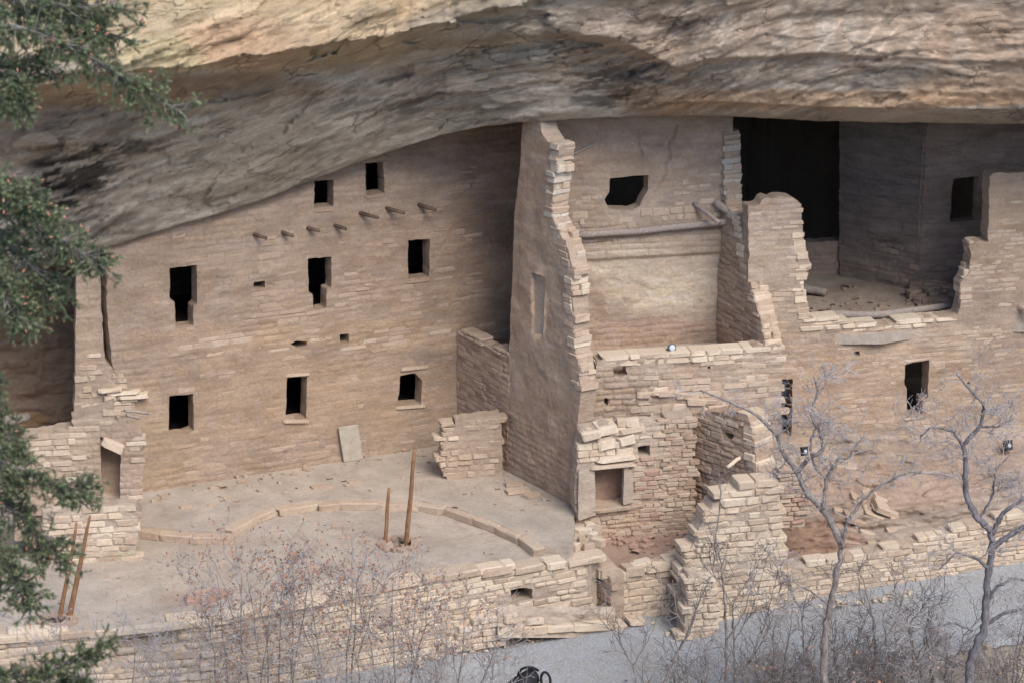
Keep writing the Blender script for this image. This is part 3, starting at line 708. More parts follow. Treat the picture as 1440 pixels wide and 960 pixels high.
# sills and lintels
def slab_px(parent, fr, a, b, t, dep, proud, mat, name):
    P0 = fr.pt(*a, proud - dep / 2); P1 = fr.pt(*b, proud - dep / 2); U = P1 - P0; L = np.linalg.norm(U); U /= L
    put_stone(parent, mat, (P0 + P1) / 2, U, np.cross(fr.N, U), fr.N, L, t, dep, rng, name)
slab_px(left, Lp, (397, 592), (434, 592), .09, .42, .05, 'tan', 'window_sill')
slab_px(left, Lp, (556, 573), (596, 570), .08, .42, .05, 'tan', 'window_sill')
slab_px(left, Lp, (440, 297), (471, 294), .07, .35, .03, 'brown', 'window_sill')
slab_px(left, Lp, (512, 278), (543, 275), .07, .35, .03, 'brown', 'window_sill')
slab_px(left, Lp, (572, 397), (606, 393), .07, .35, .03, 'brown', 'window_sill')
slab_px(left, Lp, (562, 519), (602, 515), .08, .35, .04, 'tan', 'lintel')
slab_px(left, Lp, (403, 528), (436, 525), .07, .35, .03, 'tan', 'lintel')
attr_later = []
zs_ = [float(Lp.uv(np.array(float(a_)), np.array(float(b_)))[1]) - .45 for a_, b_ in ((237, 612), (247, 461), (442, 294))]
# rooms behind: floors and cross walls so that the windows look into dark rooms
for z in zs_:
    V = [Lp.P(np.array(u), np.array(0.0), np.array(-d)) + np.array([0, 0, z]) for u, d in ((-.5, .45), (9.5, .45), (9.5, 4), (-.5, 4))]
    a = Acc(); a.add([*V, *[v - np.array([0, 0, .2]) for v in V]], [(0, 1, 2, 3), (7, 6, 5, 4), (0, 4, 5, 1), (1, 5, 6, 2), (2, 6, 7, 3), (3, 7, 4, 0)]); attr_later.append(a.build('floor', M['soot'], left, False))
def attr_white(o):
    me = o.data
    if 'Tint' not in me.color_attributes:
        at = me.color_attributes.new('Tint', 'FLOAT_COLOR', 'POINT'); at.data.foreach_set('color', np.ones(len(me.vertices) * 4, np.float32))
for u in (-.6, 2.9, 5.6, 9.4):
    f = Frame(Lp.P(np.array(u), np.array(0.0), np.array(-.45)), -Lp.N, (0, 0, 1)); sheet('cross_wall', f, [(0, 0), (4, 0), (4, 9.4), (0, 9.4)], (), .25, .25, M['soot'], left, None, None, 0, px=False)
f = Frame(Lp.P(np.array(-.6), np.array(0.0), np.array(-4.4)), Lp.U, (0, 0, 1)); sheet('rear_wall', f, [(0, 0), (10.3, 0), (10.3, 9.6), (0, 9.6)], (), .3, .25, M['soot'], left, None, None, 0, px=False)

# leaning slab and flat stones on the plaza
s = thing('leaning_slab', at_z(496, 645, 0), 'thin grey stone slab leaning against the foot of the storied wall', 'stone slab')
B0 = at_z(484, 650, 0); B1 = at_z(511, 645, 0); T0 = Lp.pt(474, 599, .10); T1 = Lp.pt(502, 595, .10)
a = Acc(); n = np.cross(B1 - B0, T0 - B0); n /= np.linalg.norm(n); a.add([B0, B1, T1, T0, B0 - n * .06, B1 - n * .06, T1 - n * .06, T0 - n * .06], [(0, 1, 2, 3), (7, 6, 5, 4), (0, 4, 5, 1), (1, 5, 6, 2), (2, 6, 7, 3), (3, 7, 4, 0)])
bo = a.build('slab', M['slab'], s, False); mdb = bo.modifiers.new('b', 'BEVEL'); mdb.width = .015; mdb.segments = 2
for i, (x, y, w, lab) in enumerate([(724, 681, .45, 'small flat flagstone lying nearest the tower door, rearmost of three'), (729, 689, .55, 'largest pale flagstone of three lying on the plaza beside the tower'), (748, 695, .42, 'front flagstone of the three lying beside the tower foot')]):
    me = stone_variants('tan')[i]; o = bpy.data.objects.new('flagstone', me); col.objects.link(o); P = at_z(x, y, .05)
    o.matrix_world = Matrix.Translation(Vector(P)) @ Matrix.Rotation(.3 * i, 4, 'Z') @ Matrix.Rotation(R_(-90), 4, 'X') @ Matrix.Diagonal((w, .07, w * .55, 1))
    tag(o, lab, 'flagstone', 'flagstones lying by the tower')

# ================================================================== HALF WALL and STUB WALL
Hp = vplane((-1.37, 5.6), (-.15, 3.6))
hw = thing('half_wall', (-.8, 4.6, 0), 'shaded half wall running from the storied wall to the tower with a sloping top', 'wall')
dm = lambda sd, g=.03, s_=.02, ch=.15, cw=.4, k=1.0: (lambda u, v: masonry(u, v, sd, ch, cw, g, s_) * (.4 + .6 * soft(u + sd, v)) * k + fbm(u / .5, v / .4, sd, 5) * .07 + fbm(u / .09, v / .06, sd, 3) * .014)
sheet('wall', Hp, [(641, 466), (655, 470), (690, 488), (716, 499), (712, 690), (640, 645)], (), .35, .03, M['plaster'], hw, dm(3), None, .03, True, 31, ct=(3, .15, .4, .3))
lay(hw, Hp, [(641, 480), (655, 483), (690, 498), (712, 510), (708, 660), (642, 620)], 'flush', (.12, .18), (.25, .5), .12, .015, .55, 32)
lay(hw, Hp, [(640, 464), (655, 467), (690, 486), (716, 497), (716, 504), (690, 493), (655, 474), (640, 471)], 'tan', (.07, .09), (.3, .5), .38, .02, 1, 33)
Np = vplane((-1.6, 3.05), (-.1, 3.3))
st = thing('stub_wall', at_z(665, 672, 0), 'low pale broken wall stub in front of the shaded half wall', 'wall')
sheet('wall', Np, [(640, 590), (670, 586), (704, 582), (708, 668), (680, 672), (630, 676), (618, 655), (623, 640), (622, 610), (630, 605), (640, 602)], (), .38, .03, M['tower'], st, dm(5, .02, .012), None, .03, True, 34)
lay(st, Np, [(636, 588), (704, 581), (706, 668), (626, 674), (616, 655), (620, 608)], 'tan', (.12, .18), (.25, .5), .40, .012, .4, 35)
lay(st, Np, [(616, 600), (640, 594), (642, 674), (624, 674), (612, 655)], 'tan', (.10, .16), (.2, .35), .40, .02, 1, 36, alt='pale', altp=.3)

# ================================================================== TOWER
tw = thing('tower', (3.5, 3, 0), 'tall broken tower room with its front wall fallen and inner walls showing', 'ruin')
Tp = vplane((-.2, 3.7), (1.4, 1.3))
outT = [(735, 140), (752, 140), (762, 185), (772, 200), (786, 205), (783, 225), (779, 250), (778, 275), (773, 300), (780, 312), (790, 335), (799, 352), (805, 380), (803, 410), (806, 440), (805, 480), (812, 510), (817, 548), (812, 600), (809, 740), (706, 700), (711, 560), (716, 490), (720, 400), (723, 300), (732, 230)]
holeT = [[(747, 383), (767, 390), (764, 473), (747, 469)]]
Bp = vplane((.2, 3.45), (5.4, 4.5))
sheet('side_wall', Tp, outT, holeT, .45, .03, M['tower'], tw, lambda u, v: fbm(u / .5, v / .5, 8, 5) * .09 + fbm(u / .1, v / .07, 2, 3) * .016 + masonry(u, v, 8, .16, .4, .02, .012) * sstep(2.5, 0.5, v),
      blobs([(775, 260, 26, 90, (1.05, 1.08, 1.12), .4), (750, 250, 40, 80, (1.0, .93, .88), .5), (770, 620, 60, 90, (.96, .9, .86), .6), (720, 300, 30, 200, (.95, .88, .84), .5), (757, 428, 13, 52, (1.8, 1.75, 1.65), 1.0)]), .02, True, 41, ct=(8, .16, .4, .2))  # the brightest blob paints the light falling on the doorway jamb
sheet('lit_jamb_panel', Frame(Tp.P(np.array(0.), np.array(0.), np.array(-.10)), Tp.U, (0, 0, 1)), [(746, 384), (768, 391), (765, 472), (747, 470)], (), .2, .03, M['core'], tw, lambda u, v: fbm(u * 3, v * 3, 1, 4) * .04)  # added pale panel, its colour standing in for the lit reveal of the doorway
# ragged courses at the broken front end of the side wall
def end_stones(parent, fr, line, wid, keys, seed, h=(.10, .17), jut=.06, inward=.45, thick=.3, out=1):
    rg = random.Random(seed); pts = fr.poly(line); L = np.concatenate([[0], np.cumsum(np.linalg.norm(np.diff(pts, axis=0), axis=1))]); t = 0
    while t < L[-1]:
        hh = rg.uniform(*h); tm = min(t + hh / 2, L[-1]); u = np.interp(tm, L, pts[:, 0]); v = np.interp(tm, L, pts[:, 1])
        n = 1 if rg.random() < .6 else 2; d = 0.0
        for q in range(n):
            dw = inward / n
            P = fr.P(np.array(u), np.array(v), np.array(-(d + dw / 2))) + fr.U * out * (rg.uniform(-.3, 1) * jut - thick / 2)
            k = keys[0] if rg.random() < .6 else keys[-1]
            put_stone(parent, k, P, -fr.N * out, (0, 0, 1), fr.U * out, dw * rg.uniform(.92, 1.1), hh * 1.02, thick, rg, 'stone', (rg.random() - .5) * .08)
            d += dw
        t += hh
end_stones(tw, Tp, [(786, 204), (780, 250), (774, 302)], 22, ('white', 'tan'), 42, (.08, .2), .12)
end_stones(tw, Tp, [(774, 302), (790, 335), (805, 380)], 22, ('white', 'flush2'), 43, (.08, .2), .14)
end_stones(tw, Tp, [(805, 380), (804, 430), (806, 480), (813, 515), (817, 545)], 22, ('flush2', 'pale'), 44, (.08, .2), .13)
# back wall
holeB = [[(858, 251), (912, 246), (911, 268), (903, 282), (899, 291), (886, 296), (857, 294), (850, 281), (857, 270)]]
cracks = [[(952, 178), (948, 195), (940, 205), (943, 222), (935, 232), (938, 245), (926, 262)], [(898, 190), (899, 205), (903, 218)], [(904, 204), (918, 207), (932, 204)], [(800, 345), (860, 340)]]
def disp_B(u, v):
    d = fbm(u / .7, v / .5, 9, 5) * .06 + fbm(u / .1, v / .06, 2, 3) * .014
    d = d + masonry(u, v, 9, .15, .42, .03, .015) * (.15 + .85 * sstep(.3, .8, sstep(6.4, 6.0, v) * .6 + soft(u, v) * .5) * (v > 5.4) + .4 * (v < 3.6))
    d = d + fbm(u / .22, v / .16, 77, 5) * .05 * (v < 5.3) - .10 * sstep(5.42, 5.28, v)          # the storey below the beam is set back
    for c in cracks:
        p = Bp.poly(c); P2 = np.stack([u, v], -1)
        m = (np.abs(u - p[:, 0].mean()) < 1.2) & (np.abs(v - p[:, 1].mean()) < 1.2)
        if m.any():
            best = np.full(m.sum(), 9.0)
            for a_, b_ in zip(p[:-1], p[1:]):
                e = b_ - a_; t = np.clip(((P2[m] - a_) @ e) / (e @ e), 0, 1); best = np.minimum(best, np.linalg.norm(a_ + t[:, None] * e - P2[m], axis=1))
            d[m] -= .06 * sstep(.04, .01, best)
    return d
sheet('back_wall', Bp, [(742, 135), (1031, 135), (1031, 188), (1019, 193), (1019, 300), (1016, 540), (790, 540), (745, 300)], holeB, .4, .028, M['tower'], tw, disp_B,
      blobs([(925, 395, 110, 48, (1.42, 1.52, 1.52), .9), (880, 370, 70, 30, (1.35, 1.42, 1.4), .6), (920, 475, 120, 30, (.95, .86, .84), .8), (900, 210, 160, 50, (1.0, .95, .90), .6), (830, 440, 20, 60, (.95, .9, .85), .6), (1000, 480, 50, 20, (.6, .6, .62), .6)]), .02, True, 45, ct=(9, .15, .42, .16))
lay(tw, Bp, [(812, 285), (860, 298), (905, 294), (1012, 280), (1016, 306), (830, 326), (808, 326)], 'flush2', (.12, .2), (.22, .45), .14, .014, .6, 46, holeB)
lay(tw, Bp, [(910, 250), (1012, 245), (1014, 285), (905, 295)], 'flush2', (.10, .15), (.2, .4), .12, .008, .3, 47, holeB)
lay(tw, Bp, [(812, 255), (855, 255), (852, 292), (812, 290)], 'flush2', (.10, .15), (.2, .4), .12, .008, .3, 48, holeB)
# right inner wall
Wp = vplane((5.18, 4.2), (6.05, 2.3))
sheet('inner_wall', Wp, [(1004, 180), (1018, 186), (1019, 250), (1022, 292), (1038, 310), (1044, 345), (1050, 385), (1062, 425), (1070, 450), (1078, 500), (1070, 560), (1004, 540)], (), .42, .03, M['tower'], tw, dm(12, .03, .02), blobs([(1050, 470, 50, 50, (.9, .8, .76), .7)]), .03, True, 49, ct=(12, .15, .4, .3))
end_stones(tw, Wp, [(1018, 190), (1019, 250), (1022, 295)], 22, ('tan', 'white'), 50)
end_stones(tw, Wp, [(1022, 295), (1038, 310), (1044, 345)], 22, ('white', 'pale'), 51)
end_stones(tw, Wp, [(1044, 345), (1050, 385), (1062, 425), (1070, 450), (1077, 492)], 22, ('pale', 'tan'), 52)
lay(tw, Wp, [(1020, 330), (1044, 345), (1062, 425), (1074, 480), (1015, 480)], 'flush', (.11, .16), (.25, .45), .12, .015, .7, 53)
# front wall, lower storey
Fp = vplane((1.4, 1.3), (6.3, 2.3))
holeF = [[(862, 518), (868, 513), (880, 515), (883, 527), (874, 531), (864, 529)], [(850, 558), (857, 561), (855, 571), (850, 567)], [(995, 515), (999, 514), (999, 519), (995, 519)]]
outF = [(820, 548), (836, 543), (840, 508), (880, 503), (945, 498), (1040, 494), (1060, 487), (1099, 484), (1099, 700), (1096, 800), (820, 800), (806, 740), (808, 620), (815, 560)]
sheet('front_wall', Fp, outF, holeF, .45, .03, M['tower'], tw, dm(14, .035, .022), blobs([(1020, 540, 90, 60, (1.13, 1.12, 1.1), .7), (850, 580, 60, 46, (.86, .82, .79), .8), (920, 690, 80, 60, (.96, .84, .76), .8)]), .03, True, 55, ct=(14, .15, .4, .3))
lay(tw, Fp, [(838, 506), (945, 496), (1040, 491), (1098, 480), (1098, 494), (1040, 505), (945, 510), (838, 520)], 'pale', (.13, .2), (.3, .7), .47, .02, 1, 56)
lay(tw, Fp, [(900, 515), (1097, 500), (1097, 600), (1090, 590), (1040, 580), (900, 590)], 'flush2', (.12, .19), (.25, .6), .14, .012, .6, 57, holeF, alt='pale', altp=.25)
lay(tw, Fp, [(925, 590), (975, 590), (975, 750), (840, 760), (840, 700), (925, 700)], 'tan', (.09, .14), (.18, .4), .14, .025, .85, 58, alt='red', altp=.3)
lay(tw, Fp, [(830, 555), (900, 555), (900, 595), (820, 600)], 'flush', (.12, .18), (.25, .5), .14, .008, .3, 59, holeF)
# sloping outcrop of masonry where a cross wall once joined the front
rg = random.Random(61)
for i in range(16):
    x = 905 + i * 9.5 + rg.uniform(-4, 4); y = 552 + max(0, i - 5) * 4 + rg.uniform(-5, 8)
    P = Fp.pt(x, y, -.09 + .05 * rg.random()); put_stone(tw, rg.choice(['tan', 'flush2']), P, Fp.U, (0, 0, 1), Fp.N, rg.uniform(.25, .5), rg.uniform(.10, .17), .3, rg, 'stone', -.1)
# room floor inside the tower
a = Acc(); fz = 3.05
Q = [(1.2, 1.9), (6.2, 2.8), (5.3, 4.6), (.2, 3.6)]; a.add([(x, y, fz) for x, y in Q] + [(x, y, fz - .25) for x, y in Q], [(0, 1, 2, 3), (7, 6, 5, 4), (0, 4, 5, 1), (1, 5, 6, 2), (2, 6, 7, 3), (3, 7, 4, 0)])
attr_white(a.build('room_floor', M['dirt'], tw, False))
# wood in the tower
def log(name, pts, rad, mat, label, cat='log', group=None, sides=10):
    pts = np.array(pts); t = np.linspace(0, 1, 9); k = np.linspace(0, 1, len(pts)); P = np.stack([np.interp(t, k, pts[:, i]) for i in range(3)], -1)
    P += np.stack([fbm(t * 3, t * 0 + i, len(label) % 7, 2) * (rad[0] if isinstance(rad, tuple) else rad) * 1.2 for i in range(3)], -1)
    a = Acc(); rr = np.interp(t, [0, 1], rad if isinstance(rad, tuple) else (rad, rad)) * (1 + .1 * (vn(t * 9, t * 0, len(label)) - .5)); a.tube(P, rr, sides)
    o = a.build(name, M[mat]); c = P.mean(0); me = o.data
    me.transform(Matrix.Translation(-Vector(P[0]))); o.location = Vector(P[0]); tag(o, label, cat, group); return o
log('roof_beam', [Bp.pt(806, 330, .12), Bp.pt(900, 324, .12), Bp.pt(1046, 306, .2)], .085, 'grey_wood', 'long weathered beam spanning the back wall of the tower room', 'beam')
log('pole', [Bp.pt(976, 287, .0), Bp.pt(1000, 303, .7)], .055, 'grey_wood', 'short pole end jutting from the tower wall just above the long beam', 'pole')
log('pole', [Bp.pt(1004, 283, .05), Bp.pt(1038, 303, .45)], .10, 'grey_wood', 'broken timber propped beside the right end of the long tower beam', 'timber')
log('pole', [Bp.pt(798, 218, .1), Bp.pt(835, 202, .02)], .035, 'grey_wood', 'thin stick poking from the plaster near the top left of the tower room', 'stick')

# ================================================================== SMALL ROOM below the tower
sm = thing('small_room', (3, .5, -.6), 'small roofless room with a slab framed doorway at the foot of the tower', 'ruin')
Sp = vplane((1.5, .55), (3.8, 1.05))
holeS = [[(836, 655), (882, 650), (882, 706), (870, 712), (836, 712)], [(897, 628), (914, 625), (914, 640), (898, 641)]]
outS = [(818, 606), (838, 602), (852, 596), (880, 600), (900, 594), (934, 592), (936, 680), (930, 800), (830, 800), (812, 745), (808, 700), (812, 640)]
sheet('wall', Sp, outS, holeS, .45, .028, M['core'], sm, dm(21, .035, .025, .13), blobs([(870, 740, 80, 40, (.98, .82, .72), .7), (925, 690, 20, 90, (.9, .82, .76), .5)]), .03, True, 71, ct=(21, .13, .4, .25))
lay(sm, Sp, [(818, 604), (850, 596), (934, 592), (934, 624), (895, 622), (890, 650), (820, 650)], 'pale', (.12, .2), (.25, .5), .2, .04, .75, 72, holeS)
lay(sm, Sp, [(886, 645), (934, 640), (934, 770), (835, 770), (835, 720), (886, 715)], 'tan', (.09, .14), (.18, .38), .16, .03, .85, 73, holeS, alt='red', altp=.35)
rgs = random.Random(5)
for (x0, x1, y, h, pr, k) in [(817, 845, 610, .2, .16, 'pale'), (838, 868, 603, .22, .12, 'pale'), (840, 893, 642, .14, .16, 'pale'), (828, 892, 652, .08, .2, 'tan'), (842, 865, 624, .25, .08, 'pale'), (868, 892, 618, .22, .1, 'pale'), (870, 905, 604, .14, .08, 'pale'), (834, 886, 714, .10, .16, 'tan')]:
    slab_px(sm, Sp, (x0, y + 3), (x1, y - 3), h, .5, pr, k, 'lintel_stone' if 640 < y < 660 else 'stone')
# upright door slabs
for (pts, nm) in (([(814, 662), (836, 650), (838, 724), (813, 732)], .10), ([(878, 652), (890, 664), (891, 706), (876, 710)], .08)):
    f2 = Frame(Sp.P(np.array(0.), np.array(0.), np.array(nm + .02)), Sp.U, (0, 0, 1)); sheet('door_slab', f2, pts, (), .16, .04, M['core'], sm, lambda u, v: fbm(u * 2, v * 2, 1, 3) * .02, None, .008, True, 74)
a_ = sheet('door_back', Frame(Sp.P(np.array(0.), np.array(0.), np.array(-.47)), Sp.U, (0, 0, 1)), [(832, 645), (895, 640), (895, 720), (832, 722)], (), .05, .06, M['red_dirt'], sm)
Rp = vplane((4.2, 1.75), (5.75, .1))
holeR_ = [[(1018, 607), (1032, 610), (1030, 618), (1021, 616)]]
sheet('side_wall', Rp, [(972, 582), (1000, 578), (1038, 580), (1052, 586), (1060, 615), (1062, 645), (1072, 690), (1072, 740), (1000, 850), (950, 850), (962, 745)], holeR_, .62, .03, M['core'], sm, dm(23, .04, .03, .14), blobs([(1010, 640, 80, 120, (.88, .76, .68), .8)]), .03, True, 75, ct=(23, .14, .4, .3))
lay(sm, Rp, [(974, 590), (1036, 590), (1054, 625), (1058, 690), (1000, 790), (966, 740)], 'brown', (.10, .16), (.2, .42), .16, .02, .7, 76, holeR_, alt='tan', altp=.3)
end_stones(sm, Rp, [(1050, 582), (1060, 615), (1062, 650), (1072, 692)], 22, ('pale', 'pale'), 77, (.12, .2), .06, .62)
# masonry column where the rear corner stands
Cp = vplane((3.55, 1.0), (4.3, 1.15))
sheet('corner_wall', Cp, [(936, 588), (974, 583), (976, 760), (930, 770)], (), .5, .03, M['core'], sm, dm(27, .045, .03, .11, .3), blobs([(955, 680, 40, 90, (.93, .82, .75), .7)]), .03, True, 78)
lay(sm, Cp, [(934, 590), (976, 586), (978, 750), (930, 760)], 'tan', (.08, .13), (.16, .34), .18, .035, .9, 79, alt='brown', altp=.4)
# room floor
f = hplane(-.62); o = sheet('earth_floor', f, [(832, 782), (845, 738), (985, 735), (1010, 770), (960, 786), (840, 790)], (), .9, .05, M['red_dirt'], sm, dirt_disp(.05), None, .03, True, 80)
# wall between plaza and room, top seen from above
rg = random.Random(81)
mw = thing('low_wall', (1.6, 0, -.3), 'wide low mud capped wall between the plaza and the small room', 'wall')
f = hplane(-.12)
V0 = lambda u, v: fbm(u / .5, v / .5, 5, 4) * .12 - .22 * sstep(.9, -1.2, v)
sheet('wall_top', f, [(808, 720), (836, 722), (846, 745), (840, 770), (830, 776), (812, 774), (800, 768), (804, 755), (808, 745)], (), 1.9, .035, M['core'], mw, V0, None, .04, True, 82)
for i in range(16):
    P = at_z(rg.uniform(806, 842), rg.uniform(730, 768), -.2); put_stone(mw, rg.choice(['tan', 'pale']), P, (math.cos(i), math.sin(i), 0), (-math.sin(i), math.cos(i), 0), (0, 0, 1), rg.uniform(.16, .34), rg.uniform(.14, .24), .18, rg)
# front low wall
fw = thing('front_wall', (3, -1.2, -2), 'low wall of large pale blocks closing the front of the small room', 'wall')
SFp = vplane((2.12, -1.05), (4.3, -.3)); SRp = vplane((1.5, -.25), (2.12, -1.05))
outSF = [(858, 812), (880, 806), (910, 792), (965, 782), (975, 860), (962, 900), (858, 880)]
sheet('wall', SFp, outSF, (), .5, .03, M['core'], fw, dm(24, .03, .02), None, .03, True, 83)
lay(fw, SFp, [(858, 812), (880, 806), (910, 795), (968, 784), (972, 862), (958, 880), (900, 872), (856, 872)], 'pale', (.14, .24), (.3, .65), .3, .025, 1, 84)
sheet('return_wall', SRp, [(820, 778), (838, 790), (859, 812), (859, 882), (820, 850)], (), .4, .03, M['tower'], fw, dm(25, .03, .02), None, .03, True, 85)
lay(fw, SRp, [(822, 785), (838, 795), (856, 815), (858, 870), (822, 840)], 'brown', (.14, .2), (.25, .4), .2, .03, .9, 86)
for (x, y, w, d, k) in [(832, 788, .4, .35, 'tan'), (848, 799, .45, .4, 'tan'), (868, 806, .45, .45, 'pale'), (892, 797, .5, .45, 'tan'), (925, 791, .6, .4, 'pale'), (952, 784, .6, .4, 'pale')]:
    P = SFp.pt(x, y + 4, -.12) if x > 850 else SRp.pt(x, y + 4, -.1); put_stone(fw, k, P, SFp.U, -SFp.N, (0, 0, 1), w, d, .22, rg)

# ================================================================== PIER
pr = thing('stepped_pier', (5.2, -.7, -1.8), 'massive stepped pier of large pale sandstone blocks beside the small room', 'pier')
Pp = vplane((3.9, -1.15), (6.3, -.55))
outP = [(1022, 700), (1044, 686), (1096, 677), (1097, 852), (1060, 868), (1010, 885), (960, 905), (962, 800), (975, 770), (985, 740), (1000, 715)]
sheet('core', Pp, outP, (), .6, .035, M['core'], pr, dm(26, .03, .02), None, .05, True, 87)
lay(pr, Pp, [(1026, 692), (1042, 681), (1097, 675), (1097, 856), (1060, 866), (1010, 884), (955, 900), (955, 800), (972, 770), (990, 742), (1004, 715), (1014, 696)], 'pale', (.13, .21), (.28, .62), .5, .025, 1, 88, alt='flush2', altp=.2)
lay(pr, Pp, [(958, 800), (975, 765), (998, 728), (1008, 740), (985, 800)], 'pale', (.08, .13), (.2, .45), .6, .09, .8, 89)
# side of the pier facing right
Pq = vplane((6.33, -.55), (5.75, .8))
sheet('rubble_side', vplane((6.3, .1), (7.0, .25)), [(1097, 664), (1128, 660), (1140, 700), (1135, 730), (1098, 745)], (), .8, .03, M['core'], pr, dm(28, .05, .03, .1, .25), None, .04, True, 90)
lay(pr, vplane((6.3, .1), (7.0, .25)), [(1097, 662), (1128, 658), (1140, 700), (1133, 735), (1098, 748)], 'tan', (.08, .12), (.2, .4), .3, .06, 1, 91, alt='red', altp=.3)
lp = thing('low_buttress', (4.3, -1.6, -2.2), 'low block buttress standing at the foot of the stepped pier', 'buttress')
LB = vplane((4.0, -1.75), (4.75, -1.6))
sheet('core', LB, [(968, 808), (1004, 815), (1008, 890), (962, 902)], (), .5, .04, M['core'], lp, dm(29), None, .04, True, 92)
lay(lp, LB, [(966, 806), (1005, 812), (1008, 890), (960, 902)], 'pale', (.13, .2), (.25, .45), .4, .05, 1, 93)
log('broken_branch', [at_y(1022, 657, .35), at_y(1036, 645, .45), at_y(1052, 636, .75)], (.05, .045), 'pale_wood', 'bleached broken branch poking out above the stepped pier', 'branch')

# ================================================================== PLAZA FRONT WALL
gw = thing('plaza_wall', (-3, -3.5, -2), 'long retaining wall of pale stone courses holding up the plaza above the path', 'wall')
Gp = vplane((-6.3, -4.75), (1.55, -1.36)); Gq = vplane((-16.0, -6.9), (-6.3, -4.75))
hg = [[(718, 829), (732, 826), (749, 828), (750, 842), (719, 845)]]
sheet('core', Gp, [(296, 870), (450, 842), (620, 807), (740, 797), (830, 785), (832, 880), (700, 915), (500, 980), (296, 1050)], hg, .55, .04, M['core'], gw, dm(31, .03, .02), None, .03, True, 101)
sheet('core', Gq, [(-170, 912), (0, 895), (160, 885), (302, 869), (302, 1050), (-170, 1080)], (), .55, .05, M['core'], gw, dm(32, .03, .02), None, .03, True, 102)
lay(gw, Gp, [(296, 868), (450, 840), (620, 805), (740, 795), (830, 783), (832, 872), (700, 905), (500, 965), (296, 1030)], 'pale', (.12, .20), (.28, .68), .35, .022, 1, 103, hg, dip=.0, alt='tan', altp=.12, limit=240)
lay(gw, Gq, [(-60, 903), (0, 894), (160, 884), (300, 869), (300, 1020), (-60, 1060)], 'pale', (.13, .22), (.35, .8), .35, .022, 1, 104, alt='tan', altp=.25, limit=60)
# coping stones
rg = random.Random(105)
for fr, x0, x1, yf in ((Gp, 300, 828, lambda x: ip(x, [(300, 869), (450, 841), (620, 806), (740, 796), (828, 784)])), (Gq, -20, 300, lambda x: ip(x, [(-20, 897), (0, 895), (160, 885), (300, 869)]))):
    x = x0
    while x < x1 - 10:
        w = rg.uniform(.45, .95); wp = w * 60; y = float(yf(x + wp / 2)); P = fr.pt(x + wp / 2, y + 3, -.12)
        put_stone(gw, 'pale' if rg.random() < .6 else 'tan', P, fr.U, (0, 0, 1), fr.N, w - .02, .17, .42, rg, 'coping_stone', .02 * rg.random()); x += wp
# ledge, slanting rock and stones at the foot of the wall
ld = thing('foot_ledge', (1, -2.4, -2), 'rock ledge with a row of flat stones at the foot of the plaza wall', 'rock ledge')
EP = vplane((-.4, -2.42), (2.3, -1.5))
def ledge_depth(X, Y):
    t = (Y - 833) / 60.0
    return ip(X, [(700, -2.3), (860, -1.25)]) - .30 * t + fbm(X / 22, Y / 9, 3, 4) * .25
XS, YS = np.meshgrid(np.arange(700, 866, 2.5), np.arange(852, 897, 2.0), indexing='ij')
YS = YS + ((XS - 760) * -.10) * (YS < 850)
V, F, c = relief('l', XS, YS, ledge_depth, None)
link('ledge_rock', mk_mesh('ledge_rock', V - base_of(ld), F, M['core'], True, c), ld)
for (x0, x1, y, h) in [(725, 768, 884, .2), (768, 806, 882, .18), (806, 856, 880, .2), (706, 726, 868, .22), (738, 762, 872, .14), (700, 716, 893, .14), (862, 880, 880, .12), (884, 905, 874, .1)]:
    slab_px(ld, EP, (x0, y), (x1, y - 2), h, .4, .15, 'pale', 'stone')
lay(ld, EP, [(640, 880), (705, 860), (735, 868), (700, 905), (640, 918)], 'pale', (.12, .18), (.25, .5), .3, .05, .8, 106)

# ================================================================== RIGHT BUILDING
rb = thing('right_building', (9, 4, 0), 'large pale masonry wall on the right with a broken open upper storey', 'ruin')
Rr = vplane((5.2, 3.0), (12.3, 4.55))
holeRB = [[(1080, 536), (1115, 532), (1113, 613), (1080, 618)], [(1273, 512), (1307, 506), (1305, 560), (1298, 562), (1297, 582), (1275, 586), (1275, 545), (1272, 541)], [(1201, 494), (1209, 493), (1209, 500), (1202, 501)], [(1360, 537), (1365, 536), (1365, 541), (1360, 541)]]
outR = [(1052, 290), (1068, 288), (1072, 281), (1100, 277), (1118, 281), (1127, 288), (1128, 335), (1133, 362), (1139, 368), (1138, 380), (1126, 388), (1124, 398), (1131, 410), (1133, 440), (1148, 450), (1190, 460), (1240, 457), (1300, 449), (1346, 443), (1352, 425), (1350, 400), (1362, 385), (1366, 360), (1362, 345), (1372, 340), (1390, 340), (1391, 250), (1397, 244), (1440, 242), (1640, 238), (1640, 690), (1440, 690), (1280, 690), (1090, 700), (1054, 700), (1054, 480)]
def disp_R(u, v): return masonry(u, v, 41, .13, .42, .018, .010) * (.35 + .5 * soft(u, v)) + fbm(u / .8, v / .4, 42, 5) * .045 + fbm(u / .1, v / .05, 2, 3) * .013
sheet('wall', Rr, outR, holeRB, .45, .033, M['tower'], rb, disp_R, blobs([(1240, 540, 170, 60, (1.08, 1.0, .9), .6), (1160, 560, 70, 80, (1.06, .98, .92), .5), (1400, 560, 60, 100, (.92, .87, .84), .5), (1240, 480, 160, 30, (1.08, 1.05, 1.0), .6), (1420, 330, 60, 90, (1.0, .93, .86), .5)]), .035, True, 111, ct=(41, .13, .42, .26))
mR = lambda u, v: float(fbm(np.array(u / 1.3), np.array(v / .6), 22.0, 3)) > -.02
lay(rb, Rr, [(1062, 290), (1126, 285), (1132, 440), (1240, 458), (1346, 446), (1392, 340), (1440, 245), (1480, 245), (1480, 640), (1100, 640), (1100, 490), (1062, 470)], 'flush2', (.08, .14), (.22, .6), .12, .004, .42, 112, holeRB, mask=mR, alt='tan', altp=.15, limit=280)
